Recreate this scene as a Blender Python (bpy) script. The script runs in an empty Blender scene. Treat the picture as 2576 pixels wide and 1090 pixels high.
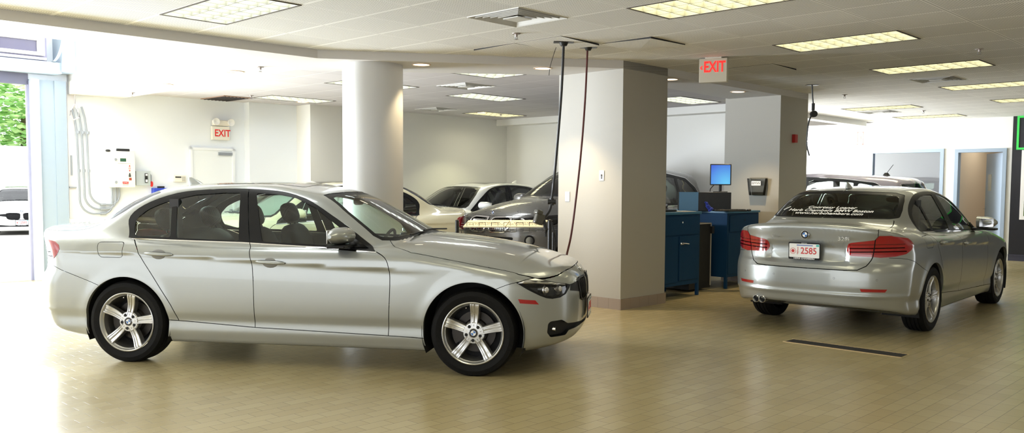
import bpy, bmesh, math, random
import numpy as np
from mathutils import Vector, Matrix
C = bpy.context.scene.collection
PI = math.pi
rnd = random.Random(7)

# ---------------------------------------------------------------- camera, sky, exposure
W_PX, H_PX = 2576, 1090
F_PX, PITCH, ROLL, CY_PX, CAM_H = 2172.0, -0.0598, -0.0054, 599.3, 1.4175
cam_d = bpy.data.cameras.new('camera'); cam = bpy.data.objects.new('camera', cam_d); C.objects.link(cam)
bpy.context.scene.camera = cam
cam_d.sensor_width = 36.0; cam_d.sensor_fit = 'HORIZONTAL'
cam_d.lens = 36.0*F_PX/W_PX; cam_d.shift_y = (CY_PX-H_PX/2)/W_PX
cam_d.clip_start = .05; cam_d.clip_end = 300
cam.matrix_world = Matrix.Translation((0, 0, CAM_H)) @ Matrix.Rotation(PI/2+PITCH, 4, 'X') @ Matrix.Rotation(-ROLL, 4, 'Z')
world = bpy.data.worlds.new('sky'); bpy.context.scene.world = world; world.use_nodes = True
wb = world.node_tree.nodes['Background']; wb.inputs[0].default_value = (.93, .965, 1.0, 1); wb.inputs[1].default_value = 2.15
vs = bpy.context.scene.view_settings
vs.view_transform = 'Standard'; vs.look = 'None'; vs.gamma = 1.0; vs.use_curve_mapping = False; vs.exposure = 0.5
cy = bpy.context.scene.cycles
try:
    cy.max_bounces = 12; cy.diffuse_bounces = 6; cy.glossy_bounces = 4; cy.transparent_max_bounces = 24; cy.caustics_reflective = False; cy.caustics_refractive = False
    cy.sample_clamp_indirect = 8.0
except Exception: pass

def daylight(name, loc, rot, sx, sy, watts, col):
    L = bpy.data.lights.new(name, 'AREA'); L.shape = 'RECTANGLE'; L.size = sx; L.size_y = sy; L.energy = watts; L.color = col
    o = bpy.data.objects.new(name, L); C.objects.link(o); o.location = loc; o.rotation_euler = rot; return o
# the building's own axes: s (to the right and towards the viewer), t (to the right and away)
YAW = .8025
ROT = YAW-PI/2
AX = Vector((math.cos(ROT), math.sin(ROT), 0)); BX = Vector((math.cos(YAW), math.sin(YAW), 0))
def st(s, t, z=0.0): return AX*s+BX*t+Vector((0, 0, z))

# daylight entering by the vehicle opening at the left and by the glazed side at the far right
daylight('daylight_left', st(-13.8, 1.9, 1.5), (PI/2, 0, ROT-PI/2), 3.6, 2.8, 1500, (.86, .93, 1.0))
daylight('bay_fill', st(-11.2, -5.9, 2.2), (PI/2, 0, ROT+PI), 5.0, 3.6, 650, (.88, .94, 1.0))  # unseen area light added at the bay's open end to brighten the left wall
daylight('daylight_right', st(-11.9, 16.5, 1.6), (PI/2, 0, ROT-PI/2), 4.6, 2.8, 1050, (.9, .95, 1.0))

# ---------------------------------------------------------------- materials
MATS = {}
def mat(name, col=(.8, .8, .8), rough=.5, metal=0., coat=0., emis=None, estr=0., spec=.5, fn=None, bump=None):
    if name in MATS: return MATS[name]
    m = bpy.data.materials.new(name); m.use_nodes = True
    nt = m.node_tree; b = nt.nodes['Principled BSDF']
    b.inputs['Base Color'].default_value = (*col, 1); b.inputs['Roughness'].default_value = rough
    b.inputs['Metallic'].default_value = metal; b.inputs['Coat Weight'].default_value = coat
    b.inputs['Coat Roughness'].default_value = .03; b.inputs['Specular IOR Level'].default_value = spec
    if emis: b.inputs['Emission Color'].default_value = (*emis, 1); b.inputs['Emission Strength'].default_value = estr
    tc = nt.nodes.new('ShaderNodeTexCoord')
    n = nt.nodes.new('ShaderNodeTexNoise'); n.inputs['Scale'].default_value = 9 if not bump else bump[0]
    nt.links.new(tc.outputs['Object'], n.inputs['Vector'])
    mr = nt.nodes.new('ShaderNodeMapRange'); mr.inputs['To Min'].default_value = max(0, rough*.92); mr.inputs['To Max'].default_value = min(1, rough*1.08)
    nt.links.new(n.outputs['Fac'], mr.inputs['Value']); nt.links.new(mr.outputs[0], b.inputs['Roughness'])
    if bump:
        bp = nt.nodes.new('ShaderNodeBump'); bp.inputs['Strength'].default_value = bump[1]; bp.inputs['Distance'].default_value = .01
        nt.links.new(n.outputs['Fac'], bp.inputs['Height']); nt.links.new(bp.outputs[0], b.inputs['Normal'])
    if fn: fn(nt, b, tc)
    MATS[name] = m
    return m
def glass_mat(name, tint, refl=1.0, rough=.0):
    """thin glazing: tinted see-through with a mirror-like fresnel reflection"""
    m = bpy.data.materials.new(name); m.use_nodes = True; nt = m.node_tree
    for n in list(nt.nodes): nt.nodes.remove(n)
    out = nt.nodes.new('ShaderNodeOutputMaterial'); tr = nt.nodes.new('ShaderNodeBsdfTransparent'); gl = nt.nodes.new('ShaderNodeBsdfGlossy')
    tr.inputs[0].default_value = (*tint, 1); gl.inputs['Roughness'].default_value = rough; gl.inputs['Color'].default_value = (refl, refl, refl, 1)
    fr = nt.nodes.new('ShaderNodeFresnel'); fr.inputs['IOR'].default_value = 1.6
    mx = nt.nodes.new('ShaderNodeMixShader'); nt.links.new(fr.outputs[0], mx.inputs[0]); nt.links.new(tr.outputs[0], mx.inputs[1]); nt.links.new(gl.outputs[0], mx.inputs[2])
    nt.links.new(mx.outputs[0], out.inputs[0]); MATS[name] = m
    return m
def paint(name, col, metal=.0, rough=.35, flake=False):
    def fn(nt, b, tc):
        b.inputs['Coat Weight'].default_value = 1.0; b.inputs['Coat Roughness'].default_value = .02
    return mat(name, col, rough, metal, coat=1.0, fn=fn)

# ---------------------------------------------------------------- mesh helpers
class MB:
    def __init__(s): s.v = []; s.f = []; s.m = []; s.cur = 0
    def add(s, vs, fs):
        o = len(s.v); s.v += [tuple(v) for v in vs]; s.f += [tuple(i+o for i in f) for f in fs]; s.m += [s.cur]*len(fs); return s
    def box(s, x0, x1, y0, y1, z0, z1, M=None):
        v = [Vector((x, y, z)) for z in (z0, z1) for y in (y0, y1) for x in (x0, x1)]
        if M: v = [M@p for p in v]
        return s.add(v, [(0, 2, 3, 1), (4, 5, 7, 6), (0, 1, 5, 4), (2, 6, 7, 3), (0, 4, 6, 2), (1, 3, 7, 5)])
    def prism(s, poly, z0, z1, M=None):
        """poly (x,y) counter-clockwise, extruded z0..z1"""
        n = len(poly); v = [Vector((x, y, z0)) for x, y in poly]+[Vector((x, y, z1)) for x, y in poly]
        if M: v = [M@p for p in v]
        return s.add(v, [tuple(range(n-1, -1, -1)), tuple(range(n, 2*n))]+[(i, (i+1) % n, n+(i+1) % n, n+i) for i in range(n)])
    def lathe(s, prof, n=32, M=None, a0=0, a1=2*PI):
        """prof [(r,h)] turned round the z axis"""
        full = abs(a1-a0-2*PI) < 1e-6; k = n if full else n+1; v = []
        for i in range(k):
            a = a0+(a1-a0)*i/n
            for r, h in prof: v.append(Vector((r*math.cos(a), r*math.sin(a), h)))
        if M: v = [M@p for p in v]
        m = len(prof); f = []
        for i in range(n):
            j = (i+1) % k
            for q in range(m-1): f.append((i*m+q, j*m+q, j*m+q+1, i*m+q+1))
        return s.add(v, f)
    def cyl(s, p0, p1, r, n=16, r1=None):
        p0, p1 = Vector(p0), Vector(p1); d = p1-p0; L = d.length
        M = Matrix.Translation(p0)@d.to_track_quat('Z', 'Y').to_matrix().to_4x4(); r1 = r if r1 is None else r1
        return s.lathe([(0, 0), (r, 0), (r1, L), (0, L)], n, M)
    def tube(s, path, r, n=10, cap=True):
        P = [Vector(p) for p in path]; up = Vector((0, 0, 1)); v = []; rr = r if hasattr(r, '__len__') else [r]*len(P)
        for i, p in enumerate(P):
            d = (P[min(i+1, len(P)-1)]-P[max(i-1, 0)]).normalized()
            x = d.cross(up)
            if x.length < 1e-3: x = d.cross(Vector((0, 1, 0)))
            x.normalize(); y = d.cross(x)
            for k in range(n):
                a = 2*PI*k/n; v.append(p+(x*math.cos(a)+y*math.sin(a))*rr[i])
        f = [(i*n+k, (i+1)*n+k, (i+1)*n+(k+1) % n, i*n+(k+1) % n) for i in range(len(P)-1) for k in range(n)]
        if cap: f += [tuple(range(n)), tuple(range(len(v)-1, len(v)-n-1, -1))]
        return s.add(v, f)
    def grid(s, rows, closed=False):
        n = len(rows[0]); v = [p for r in rows for p in r]
        return s.add(v, [(i*n+j, (i+1)*n+j, (i+1)*n+(j+1) % n, i*n+(j+1) % n) for i in range(len(rows)-1) for j in range(n if closed else n-1)])
    def build(s, name, mats, parent=None, smooth=True, bevel=0, sub=0, solid=0, ang=.6):
        me = bpy.data.meshes.new(name); me.from_pydata(s.v, [], s.f)
        mats = mats if isinstance(mats, (list, tuple)) else [mats]
        for m in mats: me.materials.append(m)
        if len(mats) > 1: me.polygons.foreach_set('material_index', s.m)
        bm = bmesh.new(); bm.from_mesh(me); bmesh.ops.recalc_face_normals(bm, faces=bm.faces)
        if smooth:
            for e in bm.edges:
                if len(e.link_faces) == 2 and e.calc_face_angle(0) > ang: e.smooth = False
            for f in bm.faces: f.smooth = True
        bm.to_mesh(me); bm.free()
        o = bpy.data.objects.new(name, me); C.objects.link(o)
        if parent: o.parent = parent
        if bevel:
            b = o.modifiers.new('bevel', 'BEVEL'); b.width = bevel; b.segments = 2; b.limit_method = 'ANGLE'; b.harden_normals = False
        if sub: u = o.modifiers.new('sub', 'SUBSURF'); u.levels = sub; u.render_levels = sub
        if solid: u = o.modifiers.new('solid', 'SOLIDIFY'); u.thickness = solid
        return o
def empty(name, loc=(0, 0, 0), rz=0., parent=None):
    o = bpy.data.objects.new(name, None); C.objects.link(o); o.location = loc; o.rotation_euler = (0, 0, rz)
    if parent: o.parent = parent
    return o
def tag(o, label=None, cat=None, group=None, kind=None):
    if label: o['label'] = label
    if cat: o['category'] = cat
    if group: o['group'] = group
    if kind: o['kind'] = kind
    return o
KIDS = {}
def copy_tree(o, parent=None, swap=None):
    c = o.copy(); C.objects.link(c); c.parent = parent
    if swap and c.type == 'MESH' and any(m in swap for m in c.data.materials):
        key = (c.data.name, tuple(sorted(m.name for m in swap.values())))
        if key not in KIDS:
            d = c.data.copy()
            for i, m in enumerate(d.materials):
                if m in swap: d.materials[i] = swap[m]
            KIDS[key] = d
        c.data = KIDS[key]
    for ch in [x for x in bpy.data.objects if x.parent == o]: copy_tree(ch, c, swap)
    return c
def text(s, size, M, mt, name, parent, extrude=.0006, shear=0., bold=0., align='CENTER', sx=1.0, spacing=1.0):
    cu = bpy.data.curves.new('txt', 'FONT'); cu.body = s; cu.size = size; cu.extrude = extrude; cu.align_x = align; cu.align_y = 'CENTER'; cu.shear = shear; cu.offset = bold; cu.space_character = spacing
    cu.resolution_u = 3
    t = bpy.data.objects.new('txt', cu); C.objects.link(t); dg = bpy.context.evaluated_depsgraph_get()
    me = bpy.data.meshes.new_from_object(t.evaluated_get(dg)); bpy.data.objects.remove(t); bpy.data.curves.remove(cu)
    me.transform(M@Matrix.Diagonal((sx, 1, 1, 1))); me.name = name; me.materials.clear(); me.materials.append(mt)
    o = bpy.data.objects.new(name, me); C.objects.link(o); o.parent = parent
    return o
def face_M(origin, xdir, up=(0, 0, 1)):
    """a plane at origin whose x axis is xdir and whose y axis is up"""
    x = Vector(xdir).normalized(); y = Vector(up); y = (y-x*y.dot(x)).normalized(); z = x.cross(y)
    M = Matrix((x, y, z)).transposed().to_4x4(); M.translation = Vector(origin); return M

# ---------------------------------------------------------------- car body surfaces
def crv(pts):
    """smooth (pchip-like) interpolating curve through pts"""
    P=np.array(pts,float); X,Y=P[:,0],P[:,1]; h=np.diff(X); d=np.diff(Y)/h; m=np.zeros(len(X))
    m[0],m[-1]=d[0],d[-1]
    for i in range(1,len(X)-1):
        if d[i-1]*d[i]>0:
            w1,w2=2*h[i]+h[i-1],h[i]+2*h[i-1]; m[i]=(w1+w2)/(w1/d[i-1]+w2/d[i])
    def f(x):
        x=np.clip(x,X[0],X[-1]); i=np.clip(np.searchsorted(X,x,side='right')-1,0,len(X)-2); t=(x-X[i])/h[i]
        return ((1+2*t)*(1-t)**2)*Y[i]+t*(1-t)**2*h[i]*m[i]+t*t*(3-2*t)*Y[i+1]+t*t*(t-1)*h[i]*m[i+1]
    return f
def smax(a,b,k):
    hh=np.clip(.5+.5*(a-b)/k,0,1); return b+(a-b)*hh+k*hh*(1-hh)
def smin(a,b,k): return -smax(-a,-b,k)
def sst(a,b,x):
    t=np.clip((x-a)/(b-a),0,1); return t*t*(3-2*t)
class Body:
    def __init__(s,**k):
        s.__dict__.update(k)
        for n in ('W','S','Zh','drop','Zb','Xr','Xf','Zr','Yg','Pg','kb','zc'): setattr(s,n,crv(getattr(s,n)))
    def lower(s,x,y,z):
        y=np.abs(y)
        w=s.W(x)+s.S(z)
        # character crease: inset strip just under the crease line
        zc=s.zc(x); fade=sst(s.cre[0],s.cre[0]+.25,x)*(1-sst(s.cre[1]-.5,s.cre[1],x))
        dz=zc-z
        w=w-fade*s.cred*np.where(dz>0,np.exp(-dz/.07)*(1-np.exp(-dz/.022)),0)*1.6
        for (ax,az,ar) in s.arch:
            r=np.hypot(x-ax,z-az)-ar
            w=w+s.flare*np.exp(-(np.clip(r,0,None)/.055)**2)*(z>az-.2)
        a=(y-w)*.97
        zt=s.Zh(x)-s.drop(x)*(y/.8)**s.dp
        b=(z-zt)*.95
        zz=z
        c=(x-(s.Xf(zz)-s.fa*(y/.6)**2-s.fb*(y/.86)**s.fp))*.8
        d=((s.Xr(zz)+s.ra*(y/.86)**s.rp)-x)*.85
        if s.rec:
            r=s.rec; d=d+r[0]*(1-sst(r[1],r[1]+.07,y))*sst(r[2],r[2]+.05,z)*(1-sst(r[3]-.055,r[3]+.005,z))
            d=d-.012*np.exp(-((z-.405)/.022)**2)*(z>0)
        e=s.Zb(x)-z
        f=smax(a,b,s.kt); f=smax(f,c,s.kf); f=smax(f,d,s.kr); f=smax(f,e,.03)
        return f
    def green(s,x,y,z):
        y=np.abs(y)
        sgn=sst(s.m0,s.m1,x)*2-1
        xe=x+np.where(sgn>0,s.wf,s.wr)*sgn*y*y
        zt=s.Zr(xe)-s.crown*(y/.6)**2
        dz=(s.Zr(xe+.01)-s.Zr(xe-.01))/.02
        a=(z-zt)/np.sqrt(1+dz*dz)
        b=(y-(s.Yg(z)+s.Pg(x)))*.9
        return smax(smax(a,b,s.kg),s.zg-z,.01)
    def f(s,x,y,z):
        return smin(s.lower(x,y,z),s.green(x,y,z),s.kb(x))
    def grad(s,P,e=2e-3):
        g=np.stack([s.f(*(P+d).T)-s.f(*(P-d).T) for d in np.eye(3)*e],-1)
        return g/np.linalg.norm(g,axis=1,keepdims=True)
    def root(s,O,D,tmax=2.2):
        """outermost-ish crossing along ray from inside"""
        n=64; ts=np.linspace(.05,tmax,n); lo=np.full(len(O),.0); hi=np.full(len(O),tmax); done=np.zeros(len(O),bool)
        for t in ts:
            v=s.f(*(O+D*t).T); new=(v>0)&~done; hi[new]=t; done|=new; lo[~done]=t
        for _ in range(24):
            m=(lo+hi)/2; v=s.f(*(O+D*m[:,None]).T); lo=np.where(v<0,m,lo); hi=np.where(v<0,hi,m)
        return O+D*((lo+hi)/2)[:,None]
    def hit(s,O,D,tmax,n=600):
        """first entry of rays from outside"""
        O=np.atleast_2d(O).astype(float);D=np.atleast_2d(D).astype(float); ts=np.linspace(0,tmax,n)
        lo=np.zeros(len(O));hi=np.full(len(O),np.nan)
        for a,b in zip(ts[:-1],ts[1:]):
            v=s.f(*(O+D*b).T); new=(v<0)&np.isnan(hi); hi[new]=b; lo[new]=a
        ok=~np.isnan(hi); h2=np.where(ok,hi,0)
        for _ in range(25):
            m=(lo+h2)/2; v=s.f(*(O+D*m[:,None]).T); lo=np.where(v>0,m,lo); h2=np.where(v>0,h2,m)
        P=O+D*h2[:,None]; P[~ok]=np.nan; return P
SEDAN=dict(
 W=[(-1.05,.86),(-.6,.885),(-.2,.898),(.1,.900),(.6,.888),(1.5,.882),(2.2,.884),(2.6,.892),(2.9,.893),(3.2,.875),(3.6,.82)],
 S=[(.15,-.060),(.20,-.045),(.28,-.028),(.34,-.030),(.42,-.012),(.55,-.001),(.70,.003),(.80,.004),(.86,-.001),(.93,-.028),(1.0,-.075),(1.1,-.16)],
 Zh=[(-1.2,1.03),(-1.02,1.075),(-.9,1.078),(-.75,1.072),(-.4,1.075),(.1,1.05),(1.0,1.02),(2.0,1.03),(2.3,1.025),(2.55,1.003),(2.88,.962),(3.13,.915),(3.37,.835),(3.48,.785),(3.6,.70)],
 drop=[(-1.0,.07),(-.5,.075),(0,.09),(1,.09),(2.1,.09),(2.5,.10),(2.9,.115),(3.2,.12),(3.45,.05),(3.6,.0)],dp=2.6,
 Zb=[(-1.0,.30),(-.75,.26),(-.45,.20),(0,.17),(2.5,.17),(3.2,.185),(3.4,.20),(3.6,.24)],
 Xr=[(.2,-.93),(.30,-.985),(.40,-1.02),(.50,-1.038),(.60,-1.035),(.68,-1.01),(.72,-.985),(.80,-.975),(.92,-.99),(1.0,-1.01),(1.06,-1.02),(1.1,-.99)],
 Xf=[(.18,3.42),(.24,3.53),(.32,3.575),(.45,3.585),(.58,3.583),(.66,3.575),(.72,3.55),(.80,3.50),(.9,3.40)],
 fa=.06,fb=.26,fp=5,ra=.33,rp=4,
 kt=.05,kf=.05,kr=.05,kg=.075,
 Zr=[(-1.0,.60),(-.80,.98),(-.70,1.04),(-.62,1.090),(-.429,1.215),(-.248,1.315),(-.034,1.392),(.194,1.425),(.541,1.441),(.88,1.446),(1.134,1.440),(1.35,1.418),(1.65,1.350),(1.943,1.212),(2.2,1.075),(2.4,.96),(2.8,.60)],
 Yg=[(.9,.80),(1.0,.775),(1.1,.735),(1.2,.688),(1.3,.638),(1.4,.58)],
 Pg=[(-1.0,-.26),(-.7,-.16),(-.4,-.085),(0,-.03),(.5,0),(1.3,.005),(1.8,-.01),(2.1,-.04),(2.4,-.08)],
 m0=.3,m1=1.2,wf=.40,wr=.42,crown=.035,zg=.7,
 kb=[(-1,.10),(-.2,.09),(.2,.035),(1.0,.02),(2.0,.02),(2.5,.03)],
 zc=[(-1.0,.89),(-.64,.884),(.17,.868),(1.25,.825),(2.1,.79),(2.6,.78)],cre=(-.75,2.6),cred=.012,rec=(.024,.36,.68,.905),
 arch=[(.0,.325,.365),(2.812,.33,.378)],flare=.010)
def surf_grid(B,xa,xb,zax,nm,nc,nt,xs=None):
    """half (y<=0) surface grid: rows along the body, columns from bottom centre round the -y side to top centre"""
    th=np.linspace(0,np.pi,nt+1)          # 0=down, pi=up
    # denser near belt
    rows=[]
    for i in range(nc+1):                 # tail cap : phi 0..90
        rows.append((xa,np.pi/2*(i/nc),-1))
    for i in range(1,nm): rows.append((xa+(xb-xa)*i/nm,np.pi/2,0))
    for i in range(nc,-1,-1): rows.append((xb,np.pi/2*(i/nc),1))
    O=[];D=[]
    for (x,ph,sg) in rows:
        sp,c=np.sin(ph),np.cos(ph)*sg
        O.append(np.stack([np.full(nt+1,x),np.zeros(nt+1),np.full(nt+1,zax)],-1))
        D.append(np.stack([np.full(nt+1,c),-np.sin(th)*sp,-np.cos(th)*sp],-1))
    O=np.concatenate(O);D=np.concatenate(D)
    P=B.root(O,D); 
    P[np.abs(D[:,1])<1e-9,1]=0
    return P.reshape(len(rows),nt+1,3)

# ---------------------------------------------------------------- cutting a body surface into its panels
def inpoly(P, poly):
    x, y = P[:, 0], P[:, 1]; c = np.zeros(len(P), bool); n = len(poly)
    for i in range(n):
        (x0, y0), (x1, y1) = poly[i], poly[(i+1) % n]
        if y0 == y1: continue
        c ^= ((y0 > y) != (y1 > y)) & (x < (x1-x0)*(y-y0)/(y1-y0)+x0)
    return c
def band(pts, w, closed=False):
    """thin strip along a polyline"""
    P = [Vector((a, b)) for a, b in pts]
    if closed: P = P+[P[0]]
    L, R = [], []
    for i, p in enumerate(P):
        if closed: a, b = P[i-1 if i else -2], P[(i+1) if i < len(P)-1 else 1]
        else: a, b = P[max(i-1, 0)], P[min(i+1, len(P)-1)]
        d = (b-a).normalized(); n = Vector((-d.y, d.x))*w/2; L.append(tuple(p+n)); R.append(tuple(p-n))
    return [(L[i], L[i+1], R[i+1], R[i]) for i in range(len(P)-1)]
def fine(pts, k=4, closed=True):
    """round a polygon with a Catmull-Rom curve"""
    P = [np.array(p, float) for p in pts]; n = len(P); o = []
    for i in range(n if closed else n-1):
        if closed: a, b, c, d = P[i-1], P[i], P[(i+1) % n], P[(i+2) % n]
        else: a, b, c, d = P[max(i-1, 0)], P[i], P[i+1], P[min(i+2, n-1)]
        for q in range(k):
            t = q/k; o.append(tuple(.5*((2*b)+(c-a)*t+(2*a-5*b+4*c-d)*t*t+(3*b-a-3*c+d)*t**3)))
    if not closed: o.append(tuple(P[-1]))
    return o
def rnd_poly(pts, r, k=3):
    """polygon with corners rounded by radius r"""
    n = len(pts); o = []
    for i in range(n):
        p = Vector(pts[i]); a = Vector(pts[i-1])-p; b = Vector(pts[(i+1) % n])-p
        ra = min(r, a.length*.45); rb = min(r, b.length*.45); A = p+a.normalized()*ra; B = p+b.normalized()*rb
        for q in range(k+1):
            t = q/k; o.append(tuple(A*(1-t)**2+p*2*t*(1-t)+B*t*t))
    return o
AXI = {'S': (0, 2), 'F': (1, 2), 'T': (0, 1)}
class Cutter:
    def __init__(s, B, G):
        s.B = B; n, m = G.shape[:2]; s.bm = bmesh.new()
        vs = [s.bm.verts.new(p) for p in G.reshape(-1, 3).tolist()]
        for i in range(n-1):
            for j in range(m-1):
                q = [vs[i*m+j], vs[(i+1)*m+j], vs[(i+1)*m+j+1], vs[i*m+j+1]]
                # the two poles
                P = [v.co for v in q]
                if (P[0]-P[3]).length < 1e-6 and (P[1]-P[2]).length < 1e-6: continue
                s.bm.faces.new(q)
        bmesh.ops.remove_doubles(s.bm, verts=s.bm.verts[:], dist=1e-6)
        s.regs = []
    def cut(s, poly, proj, pred, closed=True):
        ax = AXI[proj]; sy = -1 if 1 in ax else 1
        Q = [(a, b) for a, b in poly]
        if ax[0] == 1: Q = [(-a, b) for a, b in Q]
        if ax[1] == 1: Q = [(a, -b) for a, b in Q]
        x0 = min(q[0] for q in Q)-.01; x1 = max(q[0] for q in Q)+.01; y0 = min(q[1] for q in Q)-.01; y1 = max(q[1] for q in Q)+.01
        cand = []
        for f in s.bm.faces:
            c = f.calc_center_bounds()
            if x0-.03 < c[ax[0]] < x1+.03 and y0-.03 < c[ax[1]] < y1+.03 and pred(c, f.normal): cand.append(f)
        third = ({0, 1, 2}-set(ax)).pop()
        n = len(Q)
        for i in range(n if closed else n-1):
            a = Vector(Q[i]); b = Vector(Q[(i+1) % n]); d = b-a
            if d.length < 1e-6: continue
            nrm2 = Vector((-d.y, d.x)).normalized(); dl = d.length; dn = d/dl
            sel = []
            for f in cand:
                if not f.is_valid: continue
                mn = 1e9; mx = -1e9; tn = 1e9; tx = -1e9
                for v in f.verts:
                    p = Vector((v.co[ax[0]], v.co[ax[1]]))-a
                    h = p.dot(nrm2); t = p.dot(dn)
                    if h < mn: mn = h
                    if h > mx: mx = h
                    if t < tn: tn = t
                    if t > tx: tx = t
                if mn < -1e-7 and mx > 1e-7 and tx > -1e-5 and tn < dl+1e-5: sel.append(f)
            if not sel: continue
            co = [0, 0, 0]; no = [0, 0, 0]; co[ax[0]], co[ax[1]] = a; no[ax[0]], no[ax[1]] = nrm2
            geom = set(sel)
            for f in sel: geom.update(f.edges); geom.update(f.verts)
            r = bmesh.ops.bisect_plane(s.bm, geom=list(geom), dist=1e-6, plane_co=co, plane_no=no)
            cand += [g for g in r['geom'] if isinstance(g, bmesh.types.BMFace) and g not in geom]
            seen = set(); cand = [f for f in cand if f.is_valid and not (f in seen or seen.add(f))]
    def region(s, name, specs, off=0., cutit=True):
        """specs: list of alternatives; each alternative is a list of (proj, polygon, pred) that all must hold"""
        for alt in specs:
            for proj, poly, pred in alt:
                if cutit and poly: s.cut(poly, proj, pred)
        s.regs.append((name, specs, off))
    def line(s, name, pts, w, proj, pred, off=-.006, closed=False):
        P = [Vector(p) for p in pts]; n = len(P)
        for sg in (-.5, .5):
            Q = []
            for i, p in enumerate(P):
                a = P[i-1] if closed else P[max(i-1, 0)]; b = P[(i+1) % n] if closed else P[min(i+1, n-1)]
                d = (b-a).normalized(); Q.append(tuple(p+Vector((-d.y, d.x))*w*sg))
            s.cut(Q, proj, pred, closed)
        s.regs.append((name, ('line', [tuple(p) for p in pts], w, proj, pred, closed), off))
    def solve(s):
        bm = s.bm; bm.verts.ensure_lookup_table(); bm.faces.ensure_lookup_table(); bm.verts.index_update()
        s.V = np.array([v.co[:] for v in bm.verts]); s.F = [[v.index for v in f.verts] for f in bm.faces]
        s.N = s.B.grad(s.V)
        Cn = np.array([f.calc_center_median()[:] for f in bm.faces]); Nf = np.array([f.normal[:] for f in bm.faces])
        Cm = Cn*[1, -1, 1]
        lab = np.full(len(s.F), -1)
        for k, (name, specs, off) in enumerate(s.regs):
            if specs[0] == 'line':
                _, pts, w, proj, pred, closed = specs; Q = Cm[:, AXI[proj]]; m = len(pts); dm = np.full(len(Q), 9.)
                for i in range(m if closed else m-1):
                    a = np.array(pts[i]); d = np.array(pts[(i+1) % m])-a; t = np.clip(((Q-a)@d)/(d@d), 0, 1)
                    dm = np.minimum(dm, np.hypot(*(Q-a-t[:, None]*d).T))
                ok = dm < w*.55
                ok &= np.array([pred(Vector(c), Vector(n)) if o else False for c, n, o in zip(Cn.tolist(), Nf.tolist(), ok)])
                lab[ok & (lab < 0)] = k; continue
            for alt in specs:
                ok = np.ones(len(s.F), bool)
                for proj, poly, pred in alt:
                    ax = AXI[proj]
                    if poly: ok &= inpoly(Cm[:, ax], poly)
                    ok &= np.array([pred(Vector(c), Vector(n)) if o else False for c, n, o in zip(Cn.tolist(), Nf.tolist(), ok)])
                lab[ok & (lab < 0)] = k
        s.lab = lab; bm.free()
    def mesh(s, names, mats, sides='both', off=None, thick=0):
        """mesh of the faces of the named regions; '' is what is left over"""
        me = bpy.data.meshes.new('panel'); V = []; F = []; NN = []; MI = []
        key = {r[0]: i for i, r in enumerate(s.regs)}; key[''] = -1
        for mi, nm in enumerate(names):
            for one in ([nm] if isinstance(nm, str) else nm):
                k = key[one]; o = (s.regs[k][2] if k >= 0 else 0) if off is None else off
                fs = [f for f, l in zip(s.F, s.lab) if l == k]
                if not fs: continue
                used = sorted({i for f in fs for i in f}); mp = {u: i for i, u in enumerate(used)}
                P = s.V[used]+s.N[used]*o; N = s.N[used]
                for sg in ((-1, 1) if sides == 'both' else (-1,) if sides == 'R' else (1,)):
                    b = len(V); V += (P*[1, -sg, 1]).tolist(); NN += (N*[1, -sg, 1]).tolist()
                    for f in fs:
                        g = [mp[i]+b for i in f]; F.append(g if sg == -1 else g[::-1]); MI.append(mi)
        me.from_pydata(V, [], F)
        for m in mats: me.materials.append(m)
        me.polygons.foreach_set('material_index', MI); me.polygons.foreach_set('use_smooth', [True]*len(F))
        me.normals_split_custom_set_from_vertices(NN)
        return me
    def obj(s, name, names, mats, parent, sides='both', off=None):
        me = s.mesh(names, mats, sides, off); me.name = name; o = bpy.data.objects.new(name, me); C.objects.link(o); o.parent = parent
        return o
SIDE = lambda c, n: abs(n.y) > .25 and c.y < -.3
ANY = lambda c, n: True
REAR = lambda c, n: c.x < 0.25 and (n.x < -.12 or n.z > .2)
FRONT = lambda c, n: c.x > 2.9 and n.x > .1
TOPF = lambda c, n: n.z > .12 and c.z > .55

# ---------------------------------------------------------------- car materials
M_SILVER = paint('silver_paint', (.36, .378, .368), .5, .32)
M_CREAM = paint('cream_paint', (.80, .74, .52), .0, .3)
M_WHITE = paint('white_paint', (.82, .83, .80), .0, .3)
M_GREY = paint('grey_paint', (.17, .165, .16), .6, .28)
M_MAUVE = paint('mauve_grey_paint', (.30, .27, .30), .5, .25)
M_TRIM = mat('black_trim', (.008, .008, .009), .42, spec=.25)
M_GAP = mat('panel_gap', (.006, .006, .006), .8)
M_RUBBER = mat('tyre_rubber', (.005, .005, .005), .7, spec=.2, bump=(160, .25))
M_ALLOY = mat('alloy', (.56, .56, .55), .28, .9)
M_CHROME = mat('chrome', (.85, .85, .86), .07, 1.)
M_DARK = mat('dark_cavity', (.006, .006, .007), .7)
M_SEAT = mat('seat_leather', (.018, .018, .02), .5)
M_RED = mat('red_lens', (.36, .005, .01), .12, coat=1.)
M_REDD = mat('dark_red_lens', (.15, .002, .004), .12, coat=1.)
M_BLUE = mat('roundel_blue', (.03, .16, .50), .25, coat=1.)
M_ENAMEL = mat('white_enamel', (.85, .85, .85), .3)
M_BRAKE = mat('brake_disc', (.045, .04, .036), .45, .7)
G_CAR = glass_mat('car_glass', (.84, .96, .90))
G_LAMP = glass_mat('lamp_cover', (.9, .9, .9))

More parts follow.
